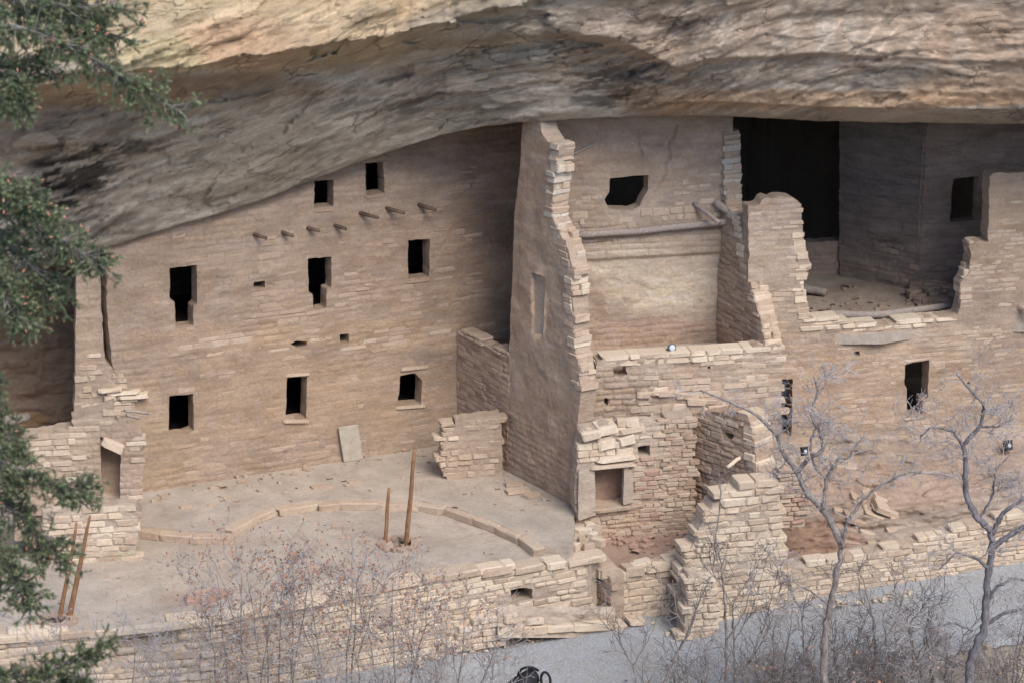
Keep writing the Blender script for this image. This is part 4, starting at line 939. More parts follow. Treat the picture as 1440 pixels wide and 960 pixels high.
lay(rb, Rr, [(1136, 446), (1240, 456), (1350, 442), (1350, 450), (1240, 466), (1136, 462)], 'pale', (.10, .14), (.35, .8), .5, .02, 1, 113)
end_stones(rb, Rr, [(1138, 448), (1130, 400), (1138, 375), (1128, 330)], 20, ('pale', 'tan'), 114, (.12, .18), .06)
end_stones(rb, Rr, [(1352, 440), (1352, 400), (1366, 370), (1366, 345)], 20, ('pale', 'tan'), 115, (.12, .18), .05, .45, .3, -1)
slab_px(rb, Rr, (1271, 508), (1312, 503), .07, .3, .02, 'tan', 'lintel')
slab_px(rb, Rr, (1270, 589), (1302, 586), .07, .4, .02, 'tan', 'window_sill')
a = Acc(); s0 = Rr.pt(1432, 432, -.1); a.tube([s0, s0 + np.array([.25, -.35, 0]), s0 + np.array([.6, -.6, 0])], [.07, .07, .06], 8); a.build('beam_end', M['pale_wood'], rb)
# rooms behind
q1 = vplane((10.35, 7.15), (16.5, 8.2)); q2 = vplane((8.2, 8.9), (10.35, 7.15)); q3 = vplane((5.9, 8.2), (8.35, 8.7))
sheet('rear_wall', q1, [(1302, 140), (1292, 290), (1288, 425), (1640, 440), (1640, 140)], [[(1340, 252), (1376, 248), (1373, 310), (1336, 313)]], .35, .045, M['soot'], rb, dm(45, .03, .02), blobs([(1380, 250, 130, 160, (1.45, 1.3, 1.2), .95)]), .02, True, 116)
sheet('side_room_wall', q2, [(1180, 140), (1304, 140), (1296, 290), (1290, 425), (1180, 425)], (), .35, .045, M['soot'], rb, dm(46, .03, .02), blobs([(1250, 350, 90, 80, (1.15, 1.1, 1.05), .7)]), .02, True, 117)
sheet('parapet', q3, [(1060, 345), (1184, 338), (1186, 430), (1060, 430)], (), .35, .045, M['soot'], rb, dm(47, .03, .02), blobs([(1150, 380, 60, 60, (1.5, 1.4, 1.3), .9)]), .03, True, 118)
lay(rb, q1, [(1305, 180), (1440, 180), (1440, 400), (1300, 410)], 'brown', (.12, .2), (.25, .5), .1, .012, .18, 119, [[(1335, 245), (1380, 240), (1376, 318), (1330, 320)]])
lay(rb, q2, [(1185, 340), (1292, 330), (1290, 400), (1190, 405)], 'brown', (.10, .16), (.2, .4), .1, .02, .12, 120)
sheet('upper_floor', hplane(3.55), [(1080, 470), (1130, 360), (1640, 360), (1640, 455), (1350, 452), (1240, 470)], (), .25, .07, M['dirt'], rb, dirt_disp(.05), blobs([(1240, 420, 120, 30, (1.0, .9, .85), .6)]), .03, True, 121)
a = Acc(); a.add([(5.5, 9.3, -1), (22, 11, -1), (22, 11, 9.6), (5.5, 9.3, 9.6)], [(0, 1, 2, 3)])
log('fallen_log', [at_z(1157, 441, 3.72), at_z(1240, 441, 3.74), at_z(1350, 426, 3.78)], (.10, .085), 'pale_wood' if False else 'grey_wood', 'long peeled log lying across the open upper room on the right', 'log')
log('fallen_log', [at_z(1120, 402, 3.8), at_z(1163, 412, 3.68)], (.11, .09), 'grey_wood', 'short dark log behind the broken edge left of the open upper room', 'log')
log('fallen_log', [at_z(1146, 452, 3.66), at_z(1200, 455, 3.66)], (.10, .09), 'grey_wood', 'stubby log lying in the front left corner of the open upper room', 'log')
rk = thing('rubble_heap', at_z(1300, 405, 3.5), 'heap of dark fallen stones against the rear wall of the open upper room', 'rubble')
rg = random.Random(9)
for i in range(46):
    u = rg.random(); x = 1285 + 65 * u + rg.uniform(-8, 8); y = 425 - rg.random() * 40 * (1 - abs(u - .3))
    put_stone(rk, 'brown', at_z(x, y, 3.6 + (425 - y) * .006), (math.cos(i * 2.), math.sin(i * 2.), .2), (-.1, 0, 1), (math.sin(i * 2.), -math.cos(i * 2.), 0), rg.uniform(.15, .35), rg.uniform(.1, .2), .25, rg)

# ================================================================== BEDROCK and curb wall on the right
def bed_depth(X, Y):
    top = ip(X, [(1040, 620), (1100, 640), (1280, 625), (1440, 612), (1700, 590)]); bot = ip(X, [(1040, 800), (1100, 800), (1180, 786), (1280, 765), (1440, 722), (1700, 660)])
    t = np.clip((Y - top) / (bot - top), -.4, 1.3)
    yt = ip(X, [(1040, 3.0), (1100, 3.0), (1440, 4.4), (1700, 5.4)]); yb = ip(X, [(1040, .3), (1100, .35), (1280, .75), (1440, 1.3), (1700, 2.4)])
    w = fbm(X / 120, Y / 40, 5, 3) * 26
    wq = Y + (X - 1200) * .10 + w; pi, pox, poy, pb, pt_ = cells((X + 12 * fbm(X / 30, Y / 20, 3)) / 58, (wq + 5 * fbm(X / 20, Y / 9, 5)) / 9, 4)
    plate = (pi - .5) * .22 + (poy) * .22 * pt_
    q = (Y + (X - 1200) * .16 + w) / 17.0; st = q - np.floor(q); k = np.floor(q)
    step = (sstep(0, .35, st) - st) * .30 * (.4 + _h(k, k * 0, k * 0 + 2))
    rec = .9 * sstep(1.1, .8, np.sqrt(((X - 1165) / 80) ** 2 + ((Y - 752) / 40) ** 2))
    return yt + (yb - yt) * t - step * .6 + plate * .55 + fbm(X / 40, Y / 18, 2, 5) * .4 + fbm(X / 9, Y / 4, 2, 3) * .08 + rec * .12
XS, YS = np.meshgrid(np.arange(1060, 1700, 3.0), np.linspace(0, 1, 90), indexing='ij')
top = ip(XS, [(1060, 590), (1100, 610), (1280, 600), (1440, 588), (1700, 570)]); bot = ip(XS, [(1060, 815), (1100, 812), (1180, 800), (1280, 778), (1440, 738), (1700, 680)])
YS = top + (bot - top) * YS
V, F, c = relief('b', XS, YS, bed_depth, None, tint=blobs([(1150, 760, 70, 34, (.86, .68, .60), .8), (1250, 680, 150, 40, (1.02, .90, .84), .7), (1400, 640, 100, 24, (.94, .88, .86), .7), (1200, 640, 100, 16, (1.05, 1.02, .95), .5)]))
tag(link('bedrock', mk_mesh('bedrock', V, F, M['bedrock'], True, c)), 'banded bedrock shelf below the right wall', kind='structure')
cw = thing('curb_wall', (9, .4, -1.5), 'low retaining wall of small pale stones rising along the path to the right', 'wall')
Wc = vplane((6.35, -.4), (12.6, 1.0))
outC = [(1097, 800), (1180, 787), (1280, 765), (1360, 742), (1440, 722), (1640, 672), (1640, 790), (1440, 800), (1280, 838), (1100, 862)]
sheet('core', Wc, outC, (), .5, .04, M['core'], cw, dm(51, .04, .02, .12), None, .03, True, 131)
lay(cw, Wc, [(1097, 798), (1180, 785), (1280, 763), (1360, 740), (1480, 710), (1480, 790), (1440, 797), (1280, 834), (1100, 858)], 'pale', (.10, .17), (.22, .52), .35, .02, 1, 132, dip=.04, alt='tan', altp=.35, limit=280)
pile = thing('rock_pile', at_z(1220, 745, -.6), 'pile of slanting flat slabs slumped on the bedrock above the curb wall', 'rock pile')
rg = random.Random(14)
for (x, y, w, h, tl, k) in [(1185, 655, 1.0, .22, -.25, 'pale'), (1170, 645, .8, .2, -.1, 'tan'), (1245, 715, .95, .2, -.55, 'pale'), (1228, 722, .8, .16, -.5, 'tan'), (1215, 735, .7, .14, -.45, 'tan'), (1200, 728, .7, .14, -.5, 'brown'), (1190, 742, .8, .14, -.3, 'brown'), (1222, 748, .8, .16, -.4, 'tan'), (1180, 715, .5, .16, -.2, 'tan'), (1206, 700, .6, .18, -.45, 'tan'), (1236, 700, .6, .2, -.45, 'pale'), (1255, 745, .6, .16, -.3, 'tan'), (1172, 735, .5, .14, -.2, 'brown'), (1196, 760, .9, .14, -.25, 'brown'), (1232, 762, .8, .12, -.2, 'tan'), (1258, 728, .5, .16, -.5, 'pale'), (1216, 688, .35, .16, .2, 'white')]:
    yb = float(bed_depth(np.array(float(x)), np.array(float(y)))) - .12
    put_stone(pile, 'flush2' if k in ('white', 'pale') else k, at_y(x, y, yb + .2), (1, .15, 0), (0, -.1, 1), (0, -1, -.1), w * .62, h * .8, .45, rg, 'slab', tl * .8)

# ================================================================== FAR LEFT RUIN
lr = thing('left_ruin', (-9.5, 0, 0), 'broken pale masonry room end with a tall niche at the left edge', 'ruin')
Vp = vplane((-14.5, -2.2), (-8.65, -1.3)); Up = vplane((-10.6, 1.7), (-9.0, 2.05))
sheet('upper_pier', Up, [(108, 345), (140, 345), (142, 420), (147, 505), (165, 525), (183, 545), (190, 570), (190, 640), (104, 640)], (), .5, .03, M['tower'], lr, dm(61, .02, .012), blobs([(120, 450, 14, 100, (1.1, 1.08, .98), .8)]), .02, True, 141)
lay(lr, Up, [(112, 490), (148, 505), (183, 545), (192, 580), (112, 600)], 'tan', (.11, .17), (.25, .5), .3, .02, .8, 142, alt='pale', altp=.3)
lay(lr, Up, [(140, 540), (190, 552), (195, 566), (140, 560)], 'pale', (.08, .12), (.4, .8), .7, .12, 1, 143)
sheet('niche_wall', Vp, [(30, 616), (60, 610), (105, 602), (100, 590), (125, 582), (160, 574), (162, 590), (178, 606), (200, 610), (202, 640), (196, 760), (20, 760)], [[(141, 612), (152, 622), (170, 632), (168, 708), (144, 710)]], .55, .03, M['tower'], lr, dm(62, .025, .014), blobs([(80, 650, 70, 60, (1.08, 1.06, .98), .6), (190, 650, 12, 60, (.95, .9, .86), .6)]), .03, True, 144)
sheet('niche_back', Frame(Vp.P(np.array(0.), np.array(0.), np.array(-.5)), Vp.U, (0, 0, 1)), [(132, 600), (185, 600), (180, 716), (135, 716)], (), .1, .05, M['plaster'], lr)
lay(lr, Vp, [(32, 614), (104, 604), (126, 584), (160, 578), (180, 608), (200, 612), (196, 715), (60, 715)], 'tan', (.10, .16), (.25, .5), .12, .012, .6, 145, [[(136, 606), (175, 622), (173, 712), (138, 714)]], alt='pale', altp=.3)
put_stone(lr, 'pale', Vp.pt(158, 624, -.02), Vp.U, (0, 0, 1), Vp.N, .52, .2, .4, rng, 'niche_lintel', -.5)
Wv = vplane((-14.5, -2.3), (-8.55, -1.55))
sheet('lower_pier', Wv, [(60, 712), (110, 712), (190, 706), (196, 720), (188, 812), (60, 830)], (), 1.2, .035, M['core'], lr, dm(63, .03, .02), blobs([(175, 790, 30, 14, (.95, 1.0, .85), .5)]), .03, True, 146)
lay(lr, Wv, [(66, 716), (190, 710), (188, 800), (66, 815)], 'pale', (.12, .2), (.3, .6), .3, .025, .8, 147, alt='tan', altp=.3)
# the top of the lower pier as a ledge
for z0 in (0,):
    pz = float(Wv.uv(np.array(150.), np.array(709.))[1])
    sheet('ledge', hplane(pz), [(40, 713), (193, 706), (196, 697), (40, 702)], (), .2, .06, M['tower'], lr, dirt_disp(.02), None, .02, True, 148)
log('stick', [at_y(176, 577, .6), at_y(208, 581, .9)], .035, 'grey_wood', 'upper grey stick jutting from the broken wall end at left', 'stick')
log('stick', [at_y(178, 583, .4), at_y(196, 587, .6)], .035, 'grey_wood', 'lower short grey stick jutting from the broken wall end at left', 'stick')
kw = thing('rough_wall', (-12, 4.8, 0), 'rough dark masonry wall in deep shade at the far left', 'wall')
Kp = vplane((-19, 4.2), (-9.3, 5.6))
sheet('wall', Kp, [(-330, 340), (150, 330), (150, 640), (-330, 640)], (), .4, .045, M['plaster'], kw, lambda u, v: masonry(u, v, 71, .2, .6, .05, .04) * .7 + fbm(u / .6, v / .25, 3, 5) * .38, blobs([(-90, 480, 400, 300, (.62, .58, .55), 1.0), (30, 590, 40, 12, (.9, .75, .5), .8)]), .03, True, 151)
f = Frame((-9.75, 2.2, 0), (.12, 1, 0), (0, 0, 1)); sheet('return_wall', Frame((-9.6, 5.8, 0), (-.12, -1, 0), (0, 0, 1)), [(0, 0), (3.7, 0), (3.7, 8), (0, 8)], (), .3, .12, M['plaster'], kw, dm(72), None, .0, px=False)
log('fallen_log', [at_y(5, 590, 3.6), at_y(42, 586, 3.9)], (.16, .1), 'grey_wood', 'rough timber stub lying in front of the dark wall at the far left', 'log')

# ================================================================== LADDER POLES
def ladder(loc, polesA, label, grp):
    for (pts, r, lab, m) in polesA: log('ladder_pole', pts, r, m, lab, 'ladder pole', grp)
Z2 = -.2
def stick_from(b, t, z0, dy=0.0):
    B = at_z(*b, z0); T = at_y(*t, B[1] + dy); return [B - (T - B) * .12, B * .5 + T * .5, T]
ladder(None, [(stick_from((571, 765), (583, 631), Z2, -.35), (.060, .045), 'tall straight ladder pole rising from the hatch in the round floor', 'wood'),
              (stick_from((542, 762), (547, 687), Z2, -.1), (.050, .038), 'shorter crooked ladder pole left of the tall straight one', 'wood')], '', 'ladder poles in the floor hatch')
ladder(None, [(stick_from((97, 868), (126, 725), Z2, -.3), (.075, .030), 'thick reddish ladder pole leaning right beside the left tree', 'wood'),
              (stick_from((84, 868), (108, 735), Z2, -.1), (.055, .03), 'thin shaded ladder pole just left of the thick reddish one', 'wood')], '', 'ladder poles at the left hatch')
for (cx, cy, n, lab) in ((560, 764, 14, 'ring of small dark stones around the central floor hatch'), (80, 872, 16, 'ring of small stones around the left floor hatch')):
    h = thing('hatch_rim', at_z(cx, cy, Z2), lab, 'hatch'); rg = random.Random(cx)
    for i in range(n):
        t = i * 2 * math.pi / n; x = cx + 24 * math.cos(t); y = cy + 8 * math.sin(t)
        put_stone(h, 'brown', at_z(x, y, Z2 + .04), (math.cos(t * 3), math.sin(t * 3), 0), (0, 0, 1), (math.sin(t * 3), -math.cos(t * 3), 0), rg.uniform(.12, .22), .08, .14, rg)
rr = thing('rock_lump', at_z(288, 842, Z2), 'jagged reddish rock lump with a shaded hollow near the front of the plaza', 'rock'); rg = random.Random(4)
for i in range(12):
    P = at_z(270 + i * 3.6 + rg.uniform(-3, 3), 843 - i * .5 + rg.uniform(-4, 3), Z2 + .02 + .06 * rg.random())
    put_stone(rr, 'red', P, (math.cos(i * 1.7), math.sin(i * 1.7), .1), (0, .2, 1), (math.sin(i * 1.7), -math.cos(i * 1.7), .2), rg.uniform(.2, .4), rg.uniform(.14, .24), .3, rg)
gp = thing('edging_slab', at_z(205, 880, Z2), 'thin pale grey slab laid along the plaza edge near the left pole hatch', 'stone slab')
put_stone(gp, 'white', at_z(212, 882, Z2 + .06), (1, .25, 0), (-.25, 1, 0), (0, 0, 1), 1.3, .18, .12, rng, 'slab')
rg = random.Random(77)
for i, (x, y, w, lab) in enumerate([(452, 684, .5, 'flat fragment lying by itself on the upper plaza under the second window column'), (500, 678, .35, 'small slab chip lying on the upper plaza in front of the leaning slab'), (262, 712, .3, 'dark chip of stone at the left of the upper plaza')]):
    P = at_z(x, y, .03); o = put_stone(None, 'tan', P, (1, .2, 0), (-.2, 1, 0), (0, 0, 1), w, w * .4, .07, rg, 'stone_chip'); tag(o, lab, 'stone')
# rubble lying along wall feet and on the floors
def debris(name, label, n, area, z, smin, smax, key, seed, nobj=0):
    rg = random.Random(seed); P_ = np.array(area, float); a = Acc(); x0, y0 = P_.min(0); x1, y1 = P_.max(0); k = 0; V0_ = [np.array([v.co[:] for v in m.vertices]) for m in stone_variants(key)]; F0 = [[tuple(p.vertices) for p in m.polygons if len(p.vertices) == 4] for m in stone_variants(key)]
    while k < n:
        x, y = rg.uniform(x0, x1), rg.uniform(y0, y1)
        if not inside(P_, np.array([x]), np.array([y]))[0]: continue
        if fbm(np.array(x / 40.), np.array(y / 14.), seed, 3) < rg.uniform(-.25, .15): continue
        k += 1; P = at_z(x, y, z); s = smin + (smax - smin) * rg.random() ** 3; q = rg.randrange(len(V0_)); th = rg.random() * 6.3; v = V0_[q] * np.array([s, s * .7, s * .45]); c, n_ = math.cos(th), math.sin(th)
        a.add(np.stack([v[:, 0] * c - v[:, 1] * n_, v[:, 0] * n_ + v[:, 1] * c, v[:, 2] + s * .1], -1) + P, F0[q])
    tag(a.build(name, M[key], None, False, 'stuff'), label)
debris('pebbles', 'pebbles and chips scattered on the upper plaza', 200, [(205, 700), (420, 662), (640, 630), (800, 705), (745, 750), (590, 700), (430, 698), (310, 740)], 0.0, .02, .14, 'flush2', 301)
debris('pebbles', 'pebbles and chips scattered on the sunken floor', 260, [(200, 760), (430, 725), (600, 720), (750, 780), (600, 805), (300, 862), (0, 890), (0, 830)], -.2, .02, .11, 'tan', 302)
debris('rubble', 'chips fallen along the foot of the storied wall', 50, [(205, 692), (420, 655), (600, 625), (600, 634), (420, 666), (205, 706)], 0.02, .04, .18, 'tan', 303)
debris('rubble', 'stones fallen at the foot of the plaza wall', 150, [(560, 925), (700, 893), (860, 868), (960, 880), (960, 896), (860, 886), (700, 912), (560, 945)], -2.0, .04, .2, 'pale', 304)
debris('rubble', 'stones fallen on the red floor of the small room', 90, [(850, 775), (860, 748), (980, 745), (990, 770), (900, 780)], -.6, .04, .2, 'red', 305)
debris('rubble', 'rubble on the floor of the open upper room', 90, [(1130, 450), (1150, 405), (1300, 400), (1350, 440)], 3.56, .04, .22, 'brown', 306)
debris('rubble', 'stones at the foot of the curb wall', 110, [(1095, 850), (1270, 832), (1440, 793), (1440, 800), (1270, 842), (1095, 862)], -1.55, .04, .16, 'pale', 307)
# lamps
def flood(P, s, mat, label, boxy=False):
    t = thing('floodlight', P, label, 'floodlight', 'floodlights on the ruins'); P = np.array(P)
    d = np.array([.35, -.88, .30]); d /= np.linalg.norm(d); x = np.cross(d, [0, 0, 1]); x /= np.linalg.norm(x); y = np.cross(x, d); c = P + np.array([0, 0, s * 1.1])
    a = Acc()
    if boxy: a.box(c, (x, d, y), (s * .75, s * .6, s * .95), .1); a.box(c + y * s * 1.0 + d * s * .15, (x, d, y), (s * .8, s * .8, s * .06))
    else: a.tube([c - d * s * .9, c - d * s * .5, c + d * s * .1, c + d * s * .5], [s * .35, s * .72, s * .85, s * .9], 16)
    a.build('housing', M[mat], t, not boxy)
    a = Acc(); f = .62 if boxy else .52; a.tube([c + d * s * f, c + d * s * (f + .05)], [s * (.42 if boxy else .68)] * 2, 16); a.build('lens', M['glass'], t)
    a = Acc(); a.tube([c - x * s, P - x * s * .8 + [0, 0, .01], P + x * s * .8 + [0, 0, .01], c + x * s], [.015] * 4, 5); a.build('bracket', M['metal_dark'], t)
flood(Fp.pt(947, 500, -.2), .115, 'metal_grey', 'round grey floodlight sitting on the front wall of the tower room')
flood(at_y(1417, 633, 3.6), .12, 'metal_dark', 'dark boxy floodlight standing on the rock ledge at the right edge', True)
flood(at_y(1131, 640, 2.4), .10, 'metal_dark', 'small black floodlight low on the rock behind the bare tree fork', True)
# post with chain
ps = thing('cord_post', at_z(774, 900, -2.05), 'slim stake holding thin cords in front of the rock ledge', 'stake')
b0 = at_z(772, 893, -2.02); t0 = b0 + np.array([0, 0, .62]); a = Acc(); a.tube([b0 - [0, 0, .1], b0 + [0, 0, .45]], [.018, .018], 6); a.build('stake', M['pale_wood'], ps)
a = Acc(); a.tube([b0 + [0, 0, .43], t0], [.028, .028], 6); a.build('stake_cap', M['metal_dark'], ps)
def cord(p0, p1, sag):
    t = np.linspace(0, 1, 14)[:, None]; P = p0 * (1 - t) + p1 * t; P[:, 2] -= sag * 4 * (t * (1 - t))[:, 0]; a = Acc(); a.tube(P, [.009] * 14, 4, False); a.build('cord', M['rope'], ps)
cord(t0, EP.pt(720, 893, .35), .06); cord(t0, EP.pt(858, 868, .4), .1)
# black bag on the path
bg = thing('black_bag', at_z(742, 965, -2.0), 'black bag with looped straps lying at the bottom edge of the gravel path', 'bag')
a = Acc(); c0 = at_y(700, 985, -7.0); c1 = at_y(752, 948, -6.6)
a.tube([c0, c0 * .75 + c1 * .25, c0 * .4 + c1 * .6, c1, c1 + (c1 - c0) * .06], [.10, .20, .21, .18, .06], 12); a.build('body', M['black'], bg)
def arcpts(pts):
    P = np.array([at_y(x, y, yy) for x, y, yy in pts]); t = np.linspace(0, 1, 20); k = np.linspace(0, 1, len(P)); Q = np.stack([np.interp(t, k, P[:, i]) for i in range(3)], -1)
    for _ in range(3): Q[1:-1] = (Q[:-2] + Q[2:] + Q[1:-1]) / 3
    return Q
for pts in ([(729, 955, -6.7), (729, 944, -6.75), (736, 938, -6.8), (748, 937, -6.8), (757, 942, -6.7)], [(762, 962, -6.8), (760, 950, -6.85), (765, 943, -6.9), (771, 946, -6.9), (775, 956, -6.9), (772, 968, -6.9)]):
    a = Acc(); a.tube(arcpts(pts), [.03] * 20, 6); a.build('strap', M['black'], bg)

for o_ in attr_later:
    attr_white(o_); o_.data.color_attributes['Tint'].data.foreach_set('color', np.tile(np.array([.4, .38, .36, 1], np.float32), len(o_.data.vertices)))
# ================================================================== BARE TREES AND SHRUBS
def grow(acc, acct, p, d, L, r, depth, rg, wig=.35, split=(2, 3), leaf=None, tw_r=.0055, up=.12, acc_min=.012):
    n = max(3, int(L / .09)); pts = [p]; dd = d / np.linalg.norm(d); kids = []
    for i in range(n):
        dd = dd + np.array([rg.gauss(0, wig), rg.gauss(0, wig), rg.gauss(0, wig) + up]) * .32; dd /= np.linalg.norm(dd)
        pts.append(pts[-1] + dd * (L / n)); kids.append((pts[-1], dd.copy(), (i + 1) / n))
    r1 = max(tw_r, r * .45); rad = np.linspace(r, r1, len(pts))
    (acc if r > acc_min else acct).tube(pts, rad, 5 if r > .02 else 4 if r > .01 else 3, r > .02)
    if leaf is not None and depth <= 1:
        for q in pts[1:]:
            if rg.random() < leaf[1]: leaf[0].append(q + np.array([rg.gauss(0, .02), rg.gauss(0, .02), rg.gauss(0, .02)]))
    if depth <= 0: return
    m = rg.randint(*split) + (1 if depth > 2 else 0)
    for j in range(m):
        q, dq, t = kids[-1] if j == 0 else kids[rg.randrange(max(1, n // 4), n)]
        side = np.array([rg.gauss(0, 1), rg.gauss(0, .7), rg.gauss(0, .55)]); side -= dq * (side @ dq); side /= np.linalg.norm(side) + 1e-6
        nd = dq * rg.uniform(.5, 1.0) + side * rg.uniform(.45, 1.0)
        grow(acc, acct, q, nd, L * rg.uniform(.5, .8), max(tw_r, (r * (1 - t) + r1 * t) * rg.uniform(.55, .8)), depth - 1, rg, wig, split, leaf, tw_r, up, acc_min)
def leaf_mesh(parent, pts, s, mat, rg, name='dry_leaves'):
    if not pts: return
    V = []; F = []
    for p in pts:
        a = np.array([rg.gauss(0, 1) for _ in range(3)]); a /= np.linalg.norm(a); b = np.cross(a, [rg.gauss(0, 1) for _ in range(3)]); b /= np.linalg.norm(b) + 1e-6
        k = s * rg.uniform(.6, 1.3); n = len(V); V += [p, p + a * k * .5 + b * k * .3, p + a * k, p + a * k * .5 - b * k * .3]; F.append((n, n + 1, n + 2, n + 3))
    me = bpy.data.meshes.new(name); me.from_pydata((np.array(V) - base_of(parent)).tolist(), [], F); me.materials.append(M[mat]); o = link(name, me, parent); o['kind'] = 'stuff'
def pathlimb(acc, pts, yy, r0, r1, sub=6, rg=rng, wob=.015):
    P = np.array([at_y(x, y, yy + dy) for (x, y, dy) in pts]); k = np.linspace(0, 1, len(P)); n = len(P) * sub; t = np.linspace(0, 1, n)
    Q = np.stack([np.interp(t, k, P[:, i]) for i in range(3)], -1)
    for _ in range(2): Q[1:-1] = (Q[:-2] + Q[2:] + 2 * Q[1:-1]) / 4
    Q += np.array([[rg.gauss(0, wob) for _ in range(3)] for _ in range(n)]); acc.tube(Q, np.linspace(r0, r1, n) * (1 + .08 * np.array([rg.gauss(0, 1) for _ in range(n)])), 7)
    return Q
def bare_tree(label, yy, trunk, limbs, seed, r0, twm='twig', barkm='bark', twigs=3, L=.55, dens=.5, group='bare trees beside the path', wig=.55):
    rg = random.Random(seed); B = at_y(trunk[0][0], trunk[0][1], yy); t = thing('bare_tree', B, label, 'tree', group)
    a = Acc(); tw_ = Acc(); Q = pathlimb(a, trunk, yy, r0, r0 * .5, 7, rg); gz = float(ground_z(np.array(B[0]), np.array(B[1])))
    a.tube([np.array([B[0], B[1], gz - .3]), np.array([B[0] + .02, B[1], (gz + B[2]) / 2]), B], [r0 * 1.35, r0 * 1.15, r0], 7)
    a.build('trunk', M[barkm], t)
    for (pts, ra, rb_) in limbs:
        la = Acc(); Q = pathlimb(la, pts, yy, ra, rb_, 7, rg, .008); la.build('limb', M[barkm], t)
        n = len(Q)
        for i in range(n // 4, n):
            if rg.random() < dens:
                d = Q[min(i + 1, n - 1)] - Q[i - 1]; d /= np.linalg.norm(d) + 1e-9; s = np.array([rg.gauss(0, 1), rg.gauss(0, .8), rg.gauss(.1, .9)])
                grow(tw_, tw_, Q[i], d * .6 + s * .7, L * rg.uniform(.4, 1.1), max(.011, rb_ * .5), twigs, rg, wig, (2, 3), None, .0055, .05)
    tw_.build('twigs', M[twm], t, True, 'stuff'); return t
# the two larger trees at the right
bare_tree('bare grey tree left of the pair, forking wide over the bedrock', -6.4,
    [(1160, 975, 0), (1158, 920, 0), (1168, 850, 0), (1180, 790, 0), (1182, 760, 0)],
    [([(1182, 762, 0), (1165, 725, .05), (1150, 708, .1), (1132, 690, .1), (1122, 665, .1), (1100, 635, .1), (1092, 610, .1), (1060, 580, .1), (1020, 562, .1), (985, 548, .1)], .085, .018),
     ([(1122, 664, .1), (1135, 645, .0), (1158, 632, 0), (1154, 610, 0), (1140, 585, 0), (1150, 550, 0), (1145, 530, 0)], .05, .015),
     ([(1158, 715, .0), (1162, 672, 0), (1178, 645, 0), (1195, 643, 0), (1206, 622, 0)], .045, .014),
     ([(1162, 672, 0), (1148, 660, 0), (1140, 640, 0), (1140, 615, 0), (1152, 592, 0), (1190, 595, 0)], .035, .012),
     ([(1184, 770, 0), (1190, 735, -.1), (1215, 700, -.1), (1240, 680, -.1), (1280, 662, -.1), (1320, 668, -.1)], .045, .012),
     ([(1166, 850, 0), (1140, 830, -.1), (1110, 815, -.1), (1080, 800, -.2)], .025, .01)], 201, .092, dens=.44, L=.5)
bare_tree('thick dark bare tree right of the pair, near the right edge', -6.0,
    [(1362, 990, 0), (1366, 930, 0), (1385, 880, 0), (1388, 820, 0), (1396, 760, 0), (1390, 740, 0)],
    [([(1392, 745, 0), (1372, 725, .05), (1358, 695, .1), (1358, 640, .1), (1354, 625, .1), (1380, 598, .1), (1384, 568, .1), (1362, 545, .1), (1345, 525, .1)], .075, .02),
     ([(1354, 625, .1), (1340, 605, .1), (1310, 600, .1), (1296, 612, .1)], .035, .012),
     ([(1380, 600, .1), (1400, 600, .1), (1425, 588, .1)], .025, .012),
     ([(1396, 750, 0), (1410, 720, -.1), (1440, 700, -.1), (1475, 690, -.1)], .06, .02),
     ([(1394, 770, 0), (1420, 752, -.1), (1450, 735, -.2), (1480, 730, -.2)], .07, .03),
     ([(1392, 800, 0), (1375, 785, -.1), (1345, 776, -.1), (1320, 800, -.1)], .04, .014),
     ([(1386, 850, 0), (1400, 825, -.1), (1425, 812, -.1), (1445, 815, -.1)], .045, .02),
     ([(1386, 878, 0), (1410, 862, -.1), (1450, 853, -.1), (1480, 860, 0)], .045, .02),
     ([(1368, 885, 0), (1340, 875, -.1), (1300, 880, -.1), (1260, 898, -.1)], .035, .01),
     ([(1376, 730, .1), (1395, 700, .1), (1400, 660, .1), (1420, 640, .1)], .03, .01)], 202, .115, barkm='bark_dark', dens=.44, L=.5)
# slim saplings
sap = [('slim dark sapling rising in front of the stepped pier', -5.5, [(1022, 985), (1022, 900), (1018, 830), (1012, 780), (1006, 760), (1014, 700), (1010, 660)], .032, 211),
       ('leaning dark sapling at the foot of the small room wall', -5.9, [(925, 985), (945, 930), (968, 890), (985, 840), (1000, 810)], .035, 212),
       ('young sapling with a kinked stem right of the black bag', -6.2, [(900, 985), (890, 935), (872, 905), (868, 870)], .022, 213),
       ('sapling with paired stems right of the stepped pier foot', -5.2, [(1035, 985), (1032, 900), (1030, 850), (1060, 800)], .024, 214),
       ('short twisted sapling in front of the pier foot', -5.6, [(1050, 985), (1054, 930), (1075, 880), (1085, 840), (1095, 800)], .022, 215),
       ('thin sapling just left of the wide forking tree', -5.3, [(1125, 985), (1130, 920), (1128, 860), (1140, 820)], .022, 216),
       ('sapling between the two larger bare trees', -5.0, [(1222, 985), (1232, 920), (1228, 870), (1215, 820), (1205, 790)], .028, 217),
       ('crooked sapling beside the trunk of the dark tree', -5.0, [(1278, 985), (1285, 930), (1278, 880), (1300, 850), (1318, 820)], .026, 218)]
for lab, yy, pts, r, sd in sap:
    pts3 = [(x, y, 0) for x, y in pts]
    bare_tree(lab, yy, pts3[:3], [(pts3[1:], r * .8, r * .25), ([pts3[1], (pts[1][0] + 25, pts[1][1] - 40, -.1), (pts[1][0] + 45, pts[1][1] - 110, -.1)], r * .6, r * .2), ([pts3[2], (pts[2][0] - 18, pts[2][1] - 30, 0), (pts[2][0] - 22, pts[2][1] - 75, 0)], r * .5, r * .2)], sd, r, 'twig_dark', 'bark', 2, .45, .38, 'thin saplings along the path')
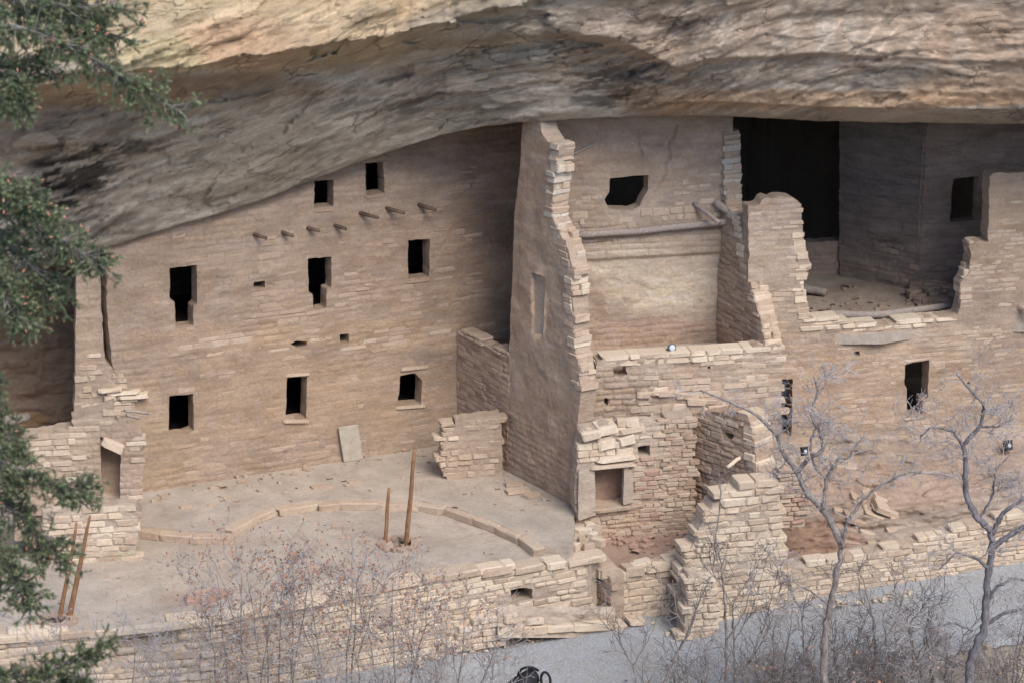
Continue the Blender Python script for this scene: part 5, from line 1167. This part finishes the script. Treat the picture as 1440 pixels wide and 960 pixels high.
# twiggy shrubs
def shrub(label, x, ytip, yy, seed, stems, spread, leafp=0.0, mat='twig', group='twiggy bare shrubs below the plaza', Lk=1.0, depth=3, ybase=1015):
    rg = random.Random(seed); B = at_y(x, ybase, yy); gz = float(ground_z(np.array(B[0]), np.array(B[1]))); base = np.array([B[0], B[1], gz])
    t = thing('bare_shrub', base, label, 'shrub', group); tipz = at_y(x, ytip, yy)[2]; H = (tipz - gz); a = Acc(); tw_ = Acc(); lf = []
    for i in range(stems):
        u = (i + .5) / stems * 2 - 1; u += rg.uniform(-.15, .15); n = 9; p = base + np.array([u * .25, rg.uniform(-.25, .25), 0]); hh = H * rg.uniform(.62, .9) * (1 - .15 * abs(u)); P = []; ox = 0; oy = 0
        for k in range(n + 1):
            s = k / n; ox += rg.gauss(0, .035); oy += rg.gauss(0, .03); P.append(p + np.array([u * spread * s ** 1.3 + ox, oy, hh * s]))
        P = np.array(P); r = rg.uniform(.018, .03); a.tube(P, np.linspace(r, .007, n + 1), 5)
        for k in range(2, n + 1):
            for _ in range(1 if k < 5 else 2):
                if rg.random() < .75:
                    d = np.array([rg.gauss(u * .3, .6), rg.gauss(0, .5), rg.uniform(.4, 1.1)])
                    grow(tw_, tw_, P[k], d, Lk * rg.uniform(.35, .75), .010, depth - (1 if k < 5 else 0), rg, .4, (2, 2), (lf, leafp) if leafp else None, .0048, .15)
    a.build('stems', M['bark'], t, True, 'stuff') if False else a.build('stems', M['bark'], t)
    tw_.build('twigs', M[mat], t, True, 'stuff'); leaf_mesh(t, lf, .075, 'dry_leaf', rg)
G1 = 'shrubs with dry red brown leaves'
shrub('tallest shrub with dry reddish leaves, in front of the curved curb', 385, 700, -7.6, 301, 6, .9, .45, group=G1)
shrub('leafy dry shrub left of the tallest one, over the jagged rock', 330, 760, -7.9, 302, 4, .7, .35, group=G1)
shrub('upright dry leaved shrub in the middle of the thicket', 480, 705, -7.4, 303, 5, .7, .42, group=G1)
shrub('dry leaved shrub under the central ladder poles', 560, 740, -7.3, 304, 4, .6, .42, group=G1)
shrub('sparse shrub with few dry leaves right of the ladder poles', 625, 800, -7.0, 305, 4, .7, .25, group=G1)
shrub('bare grey shrub at the foot of the leaning reddish pole', 75, 830, -8.6, 306, 4, .8, 0)
shrub('bare grey shrub under the thin edging slab', 190, 850, -8.5, 307, 4, .9, 0)
shrub('low bare shrub left of the leafy thicket', 270, 860, -8.2, 308, 4, .7, 0)
shrub('dense grey shrub at the bottom between thicket and black bag', 560, 880, -8.0, 309, 5, 1.1, .05)
shrub('dense grey shrub at the bottom of the leafy thicket', 420, 870, -8.3, 310, 5, 1.1, .05)
shrub('low bluish bare shrub just left of the black bag', 655, 900, -7.2, 311, 5, .8, 0)
G2 = 'low bare shrubs on the slope at right'
for i, (x, y, lab) in enumerate([(1000, 890, 'low bare shrub below the leaning sapling'), (1090, 850, 'low bare shrub below the stepped pier'), (1190, 840, 'tangled bare shrub right of the forking trunk'), (1250, 800, 'tall tangled bare shrub between the two big trees'), (1310, 830, 'pale bare shrub just left of the dark trunk'), (1420, 850, 'pale bare shrub at the right edge below the dark tree'), (1150, 900, 'tiny bare shrub at the foot of the forking tree'), (1350, 900, 'tiny dense bare shrub at the foot of the dark trunk'), (950, 940, 'tiny bare shrub on the path edge right of the bag')]):
    shrub(lab, x, y, -4.9 - .2 * (i % 4) - (.8 if x < 1060 else 0), 320 + i, 4, .7, 0, 'twig' if i % 2 else 'twig_dark', G2, .9, 2, 1000)
# stones on the slope
rg = random.Random(55)
sl = thing('slope_stones', at_z(1250, 915, -1.9), 'scattered low stones edging the path at lower right', 'stones')
for i in range(44):
    x = rg.uniform(1060, 1450); y = ip(x, [(1060, 938), (1250, 905), (1450, 885)]) + rg.uniform(-6, 26); P = at_z(x, float(y), float(ip(x, [(1060, -1.95), (1450, -1.5)])))
    P[2] = float(ground_z(np.array(P[0]), np.array(P[1]))) - .12
    put_stone(sl, rg.choice(['tan', 'pale', 'brown']), P, (math.cos(i), math.sin(i), 0), (0, 0, 1), (math.sin(i), -math.cos(i), 0), rg.uniform(.12, .34), rg.uniform(.08, .16), .22, rg)
a = Acc(); rg = random.Random(56)
# dry ground litter: short twigs and stems on the slope
for i in range(5200):
    X = rg.uniform(-13, 14); d = rg.gauss(.8, 1.0) if rg.random() < .8 else rg.gauss(0, .5); d = d if X > 4 or rg.random() < .6 else abs(d); Y = float(ip(X, PATHOUT)) - d
    z = float(ground_z(np.array(X), np.array(Y))) - (.14 if d > 0 else .0); v = np.array([rg.gauss(0, .5), rg.gauss(0, .5), rg.uniform(.1, .9)]); L = rg.uniform(.12, .4)
    a.tube([(X, Y, z), np.array([X, Y, z]) + v * L * .5 + [rg.gauss(0, .02)] * 3, np.array([X, Y, z]) + v * L], [.005, .004, .002], 3, False)
debris('leaf_litter', 'dead leaves and chips littering the outer edge of the path', 350, [(880, 935), (1060, 925), (1250, 885), (1450, 862), (1450, 920), (1250, 960), (880, 990)], -1.85, .02, .08, 'brown', 309)
for i, (x, y, lab) in enumerate([(1230, 905, 'matted dry shrub at the bottom right of the forking tree'), (1305, 900, 'matted dry shrub left of the foot of the dark tree'), (1415, 905, 'matted dry shrub in the bottom right corner'), (1180, 925, 'matted low shrub at the bottom beside the forking tree foot'), (1085, 930, 'matted low shrub at the bottom under the stepped pier')]):
    shrub(lab, x, y + 12, -5.6, 360 + i, 5, .8, .03, 'twig' if i % 2 else 'twig_dark', 'matted dry shrubs in the bottom right', .8, 3, 1000)
tag(a.build('dry_brush', M['twig'], None, True, 'stuff'), 'dry grass stems and litter on the slope')

# ================================================================== FIR TREE in the left foreground
def fir():
    rg = random.Random(91); yy = -29.5
    base = at_y(-260, 900, yy); gz = float(ground_z(np.array(base[0]), np.array(base[1]))); t = thing('fir_tree', (base[0], base[1], gz), 'green fir tree with reddish buds reaching in from the left foreground', 'tree')
    a = Acc(); top = 22.5; zs = np.linspace(gz - .3, top, 24); P = np.stack([base[0] + .06 * np.sin(zs), base[1] + .05 * np.cos(zs * .7), zs], -1); a.tube(P, np.interp(zs, [gz, top], [.42, .05]), 12); a.build('trunk', M['bark_dark'], t)
    def needles(V, F, V2, F2, p, d, n, ln):
        d = d / np.linalg.norm(d); x = np.cross(d, [0.1, .2, 1]); x /= np.linalg.norm(x); y = np.cross(d, x)
        for i in range(n):
            s = rg.random(); th = rg.uniform(0, 2 * math.pi); q = p + d * s * ln; o = x * math.cos(th) + y * math.sin(th); nd = o * .85 + d * .55; L = rg.uniform(.026, .042); w = np.cross(nd, d) * .0038
            (VV, FF) = (V2, F2) if s > .62 and rg.random() < .6 else (V, F); k = len(VV); VV += [q - w, q + w, q + nd * L]; FF.append((k, k + 1, k + 2))
    def branch(pts, wid, seed, dens, dy=0.0, bare=()):
        rg2 = random.Random(seed); w = Acc(); V, F, V2, F2 = [], [], [], []; cones = Acc()
        P = np.array([at_y(x, y, yy + dy + k) for (x, y, k) in pts]); t0 = np.linspace(0, 1, len(P)); n = 40; tt = np.linspace(0, 1, n); Q = np.stack([np.interp(tt, t0, P[:, i]) for i in range(3)], -1)
        for _ in range(3): Q[1:-1] = (Q[:-2] + Q[2:] + Q[1:-1]) / 3
        z = Q[0][2]; trunkp = np.array([base[0], base[1], z + .1]); Q = np.concatenate([[trunkp], Q]); w.tube(Q, np.linspace(.024, .004, n + 1), 6)
        for i in range(4, n + 1):
            for _ in range(dens + 1 if rg2.random() < .85 else 2):
                d0 = Q[i] - Q[i - 1]; d0 /= np.linalg.norm(d0); s = np.array([rg2.gauss(0, 1), rg2.gauss(0, .6), rg2.gauss(-.25, .9)]); dd = d0 * .6 + s * .7; dd /= np.linalg.norm(dd); L = wid * rg2.uniform(.3, 1.0) * (1.0 - .35 * i / n)
                p = Q[i].copy(); m = max(2, int(L / .09)); pts_ = [p]
                for q in range(m):
                    dd = dd + np.array([rg2.gauss(0, .2), rg2.gauss(0, .2), rg2.gauss(-.02, .2)]); dd /= np.linalg.norm(dd); pn = p + dd * (L / m)
                    if q > 0 or L < .2: needles(V, F, V2, F2, p, dd, 46, L / m)
                    for _s in range(4):
                        if rg2.random() < .80 and q > 0:
                            sd = dd * .6 + np.array([rg2.gauss(0, .7), rg2.gauss(0, .5), rg2.gauss(-.1, .6)]); sd /= np.linalg.norm(sd); sl_ = rg2.uniform(.05, .11); w.tube([pn, pn + sd * sl_], [.003, .002], 3, False); needles(V, F, V2, F2, pn, sd, 44, sl_)
                            if rg2.random() < .05: cones.tube([pn + sd * sl_, pn + sd * (sl_ + .02), pn + sd * (sl_ + .045)], [.006, .011, .004], 6)
                    p = pn; pts_.append(p)
                w.tube(pts_, np.linspace(.009, .003, len(pts_)), 4, False)
        b = w.build('branch', M['bark'], t)
        for (VV, FF, mt, nm) in ((V, F, 'needle', 'needles'), (V2, F2, 'needle_light', 'young_needles')):
            if VV:
                me = bpy.data.meshes.new(nm); me.from_pydata((np.array(VV) - base_of(b)).tolist(), [], FF); me.materials.append(M[mt]); o = link(nm, me, b); o['kind'] = 'stuff'
        if cones.n: cones.build('buds', M['cone'], b, True, 'stuff')
    branch([(-60, 40, 0), (20, 35, -.2), (90, 60, -.3), (150, 95, -.3), (200, 125, -.3), (255, 158, -.3)], .42, 1, 3)
    branch([(-60, -20, 0), (20, -5, .1), (90, 10, .1), (160, 5, .2)], .5, 2, 3)
    branch([(-60, 90, .3), (0, 90, .3), (60, 85, .2), (120, 60, .2)], .45, 3, 3)
    branch([(-60, 140, -.2), (-10, 130, -.2), (20, 125, -.2), (30, 150, -.2)], .3, 4, 3)
    branch([(-60, 0, .4), (40, 20, .4), (110, 30, .5), (175, 55, .5)], .4, 5, 3)
    branch([(-60, 250, 0), (0, 275, 0), (60, 320, 0), (105, 350, -.1), (140, 372, -.1)], .42, 6, 3)
    branch([(-60, 300, .3), (0, 330, .3), (50, 380, .2), (80, 410, .2)], .48, 7, 3)
    branch([(-60, 380, -.2), (-10, 400, -.2), (20, 430, -.2), (40, 455, -.2)], .36, 8, 3)
    branch([(-60, 270, -.3), (-10, 265, -.3), (30, 270, -.3), (60, 300, -.3)], .3, 9, 3)
    branch([(-60, 610, 0), (-10, 640, 0), (40, 665, 0), (90, 690, 0), (118, 690, 0)], .42, 10, 3)
    branch([(-60, 660, .3), (0, 700, .3), (50, 745, .3), (90, 785, .3)], .48, 11, 3)
    branch([(-60, 730, -.2), (-10, 770, -.2), (20, 810, -.2), (45, 850, -.2)], .42, 12, 3)
    branch([(-60, 600, .4), (-20, 590, .4), (10, 610, .4), (30, 640, .4)], .3, 13, 2)
    branch([(-60, 960, 0), (0, 950, 0), (60, 945, -.1), (105, 925, -.1), (145, 905, -.1)], .26, 14, 3)
    branch([(-60, 1000, .2), (0, 975, .2), (60, 968, .2), (110, 960, .2)], .26, 15, 3)
    branch([(-60, 500, .2), (-30, 520, .2), (-8, 550, .2)], .3, 16, 2)
fir()
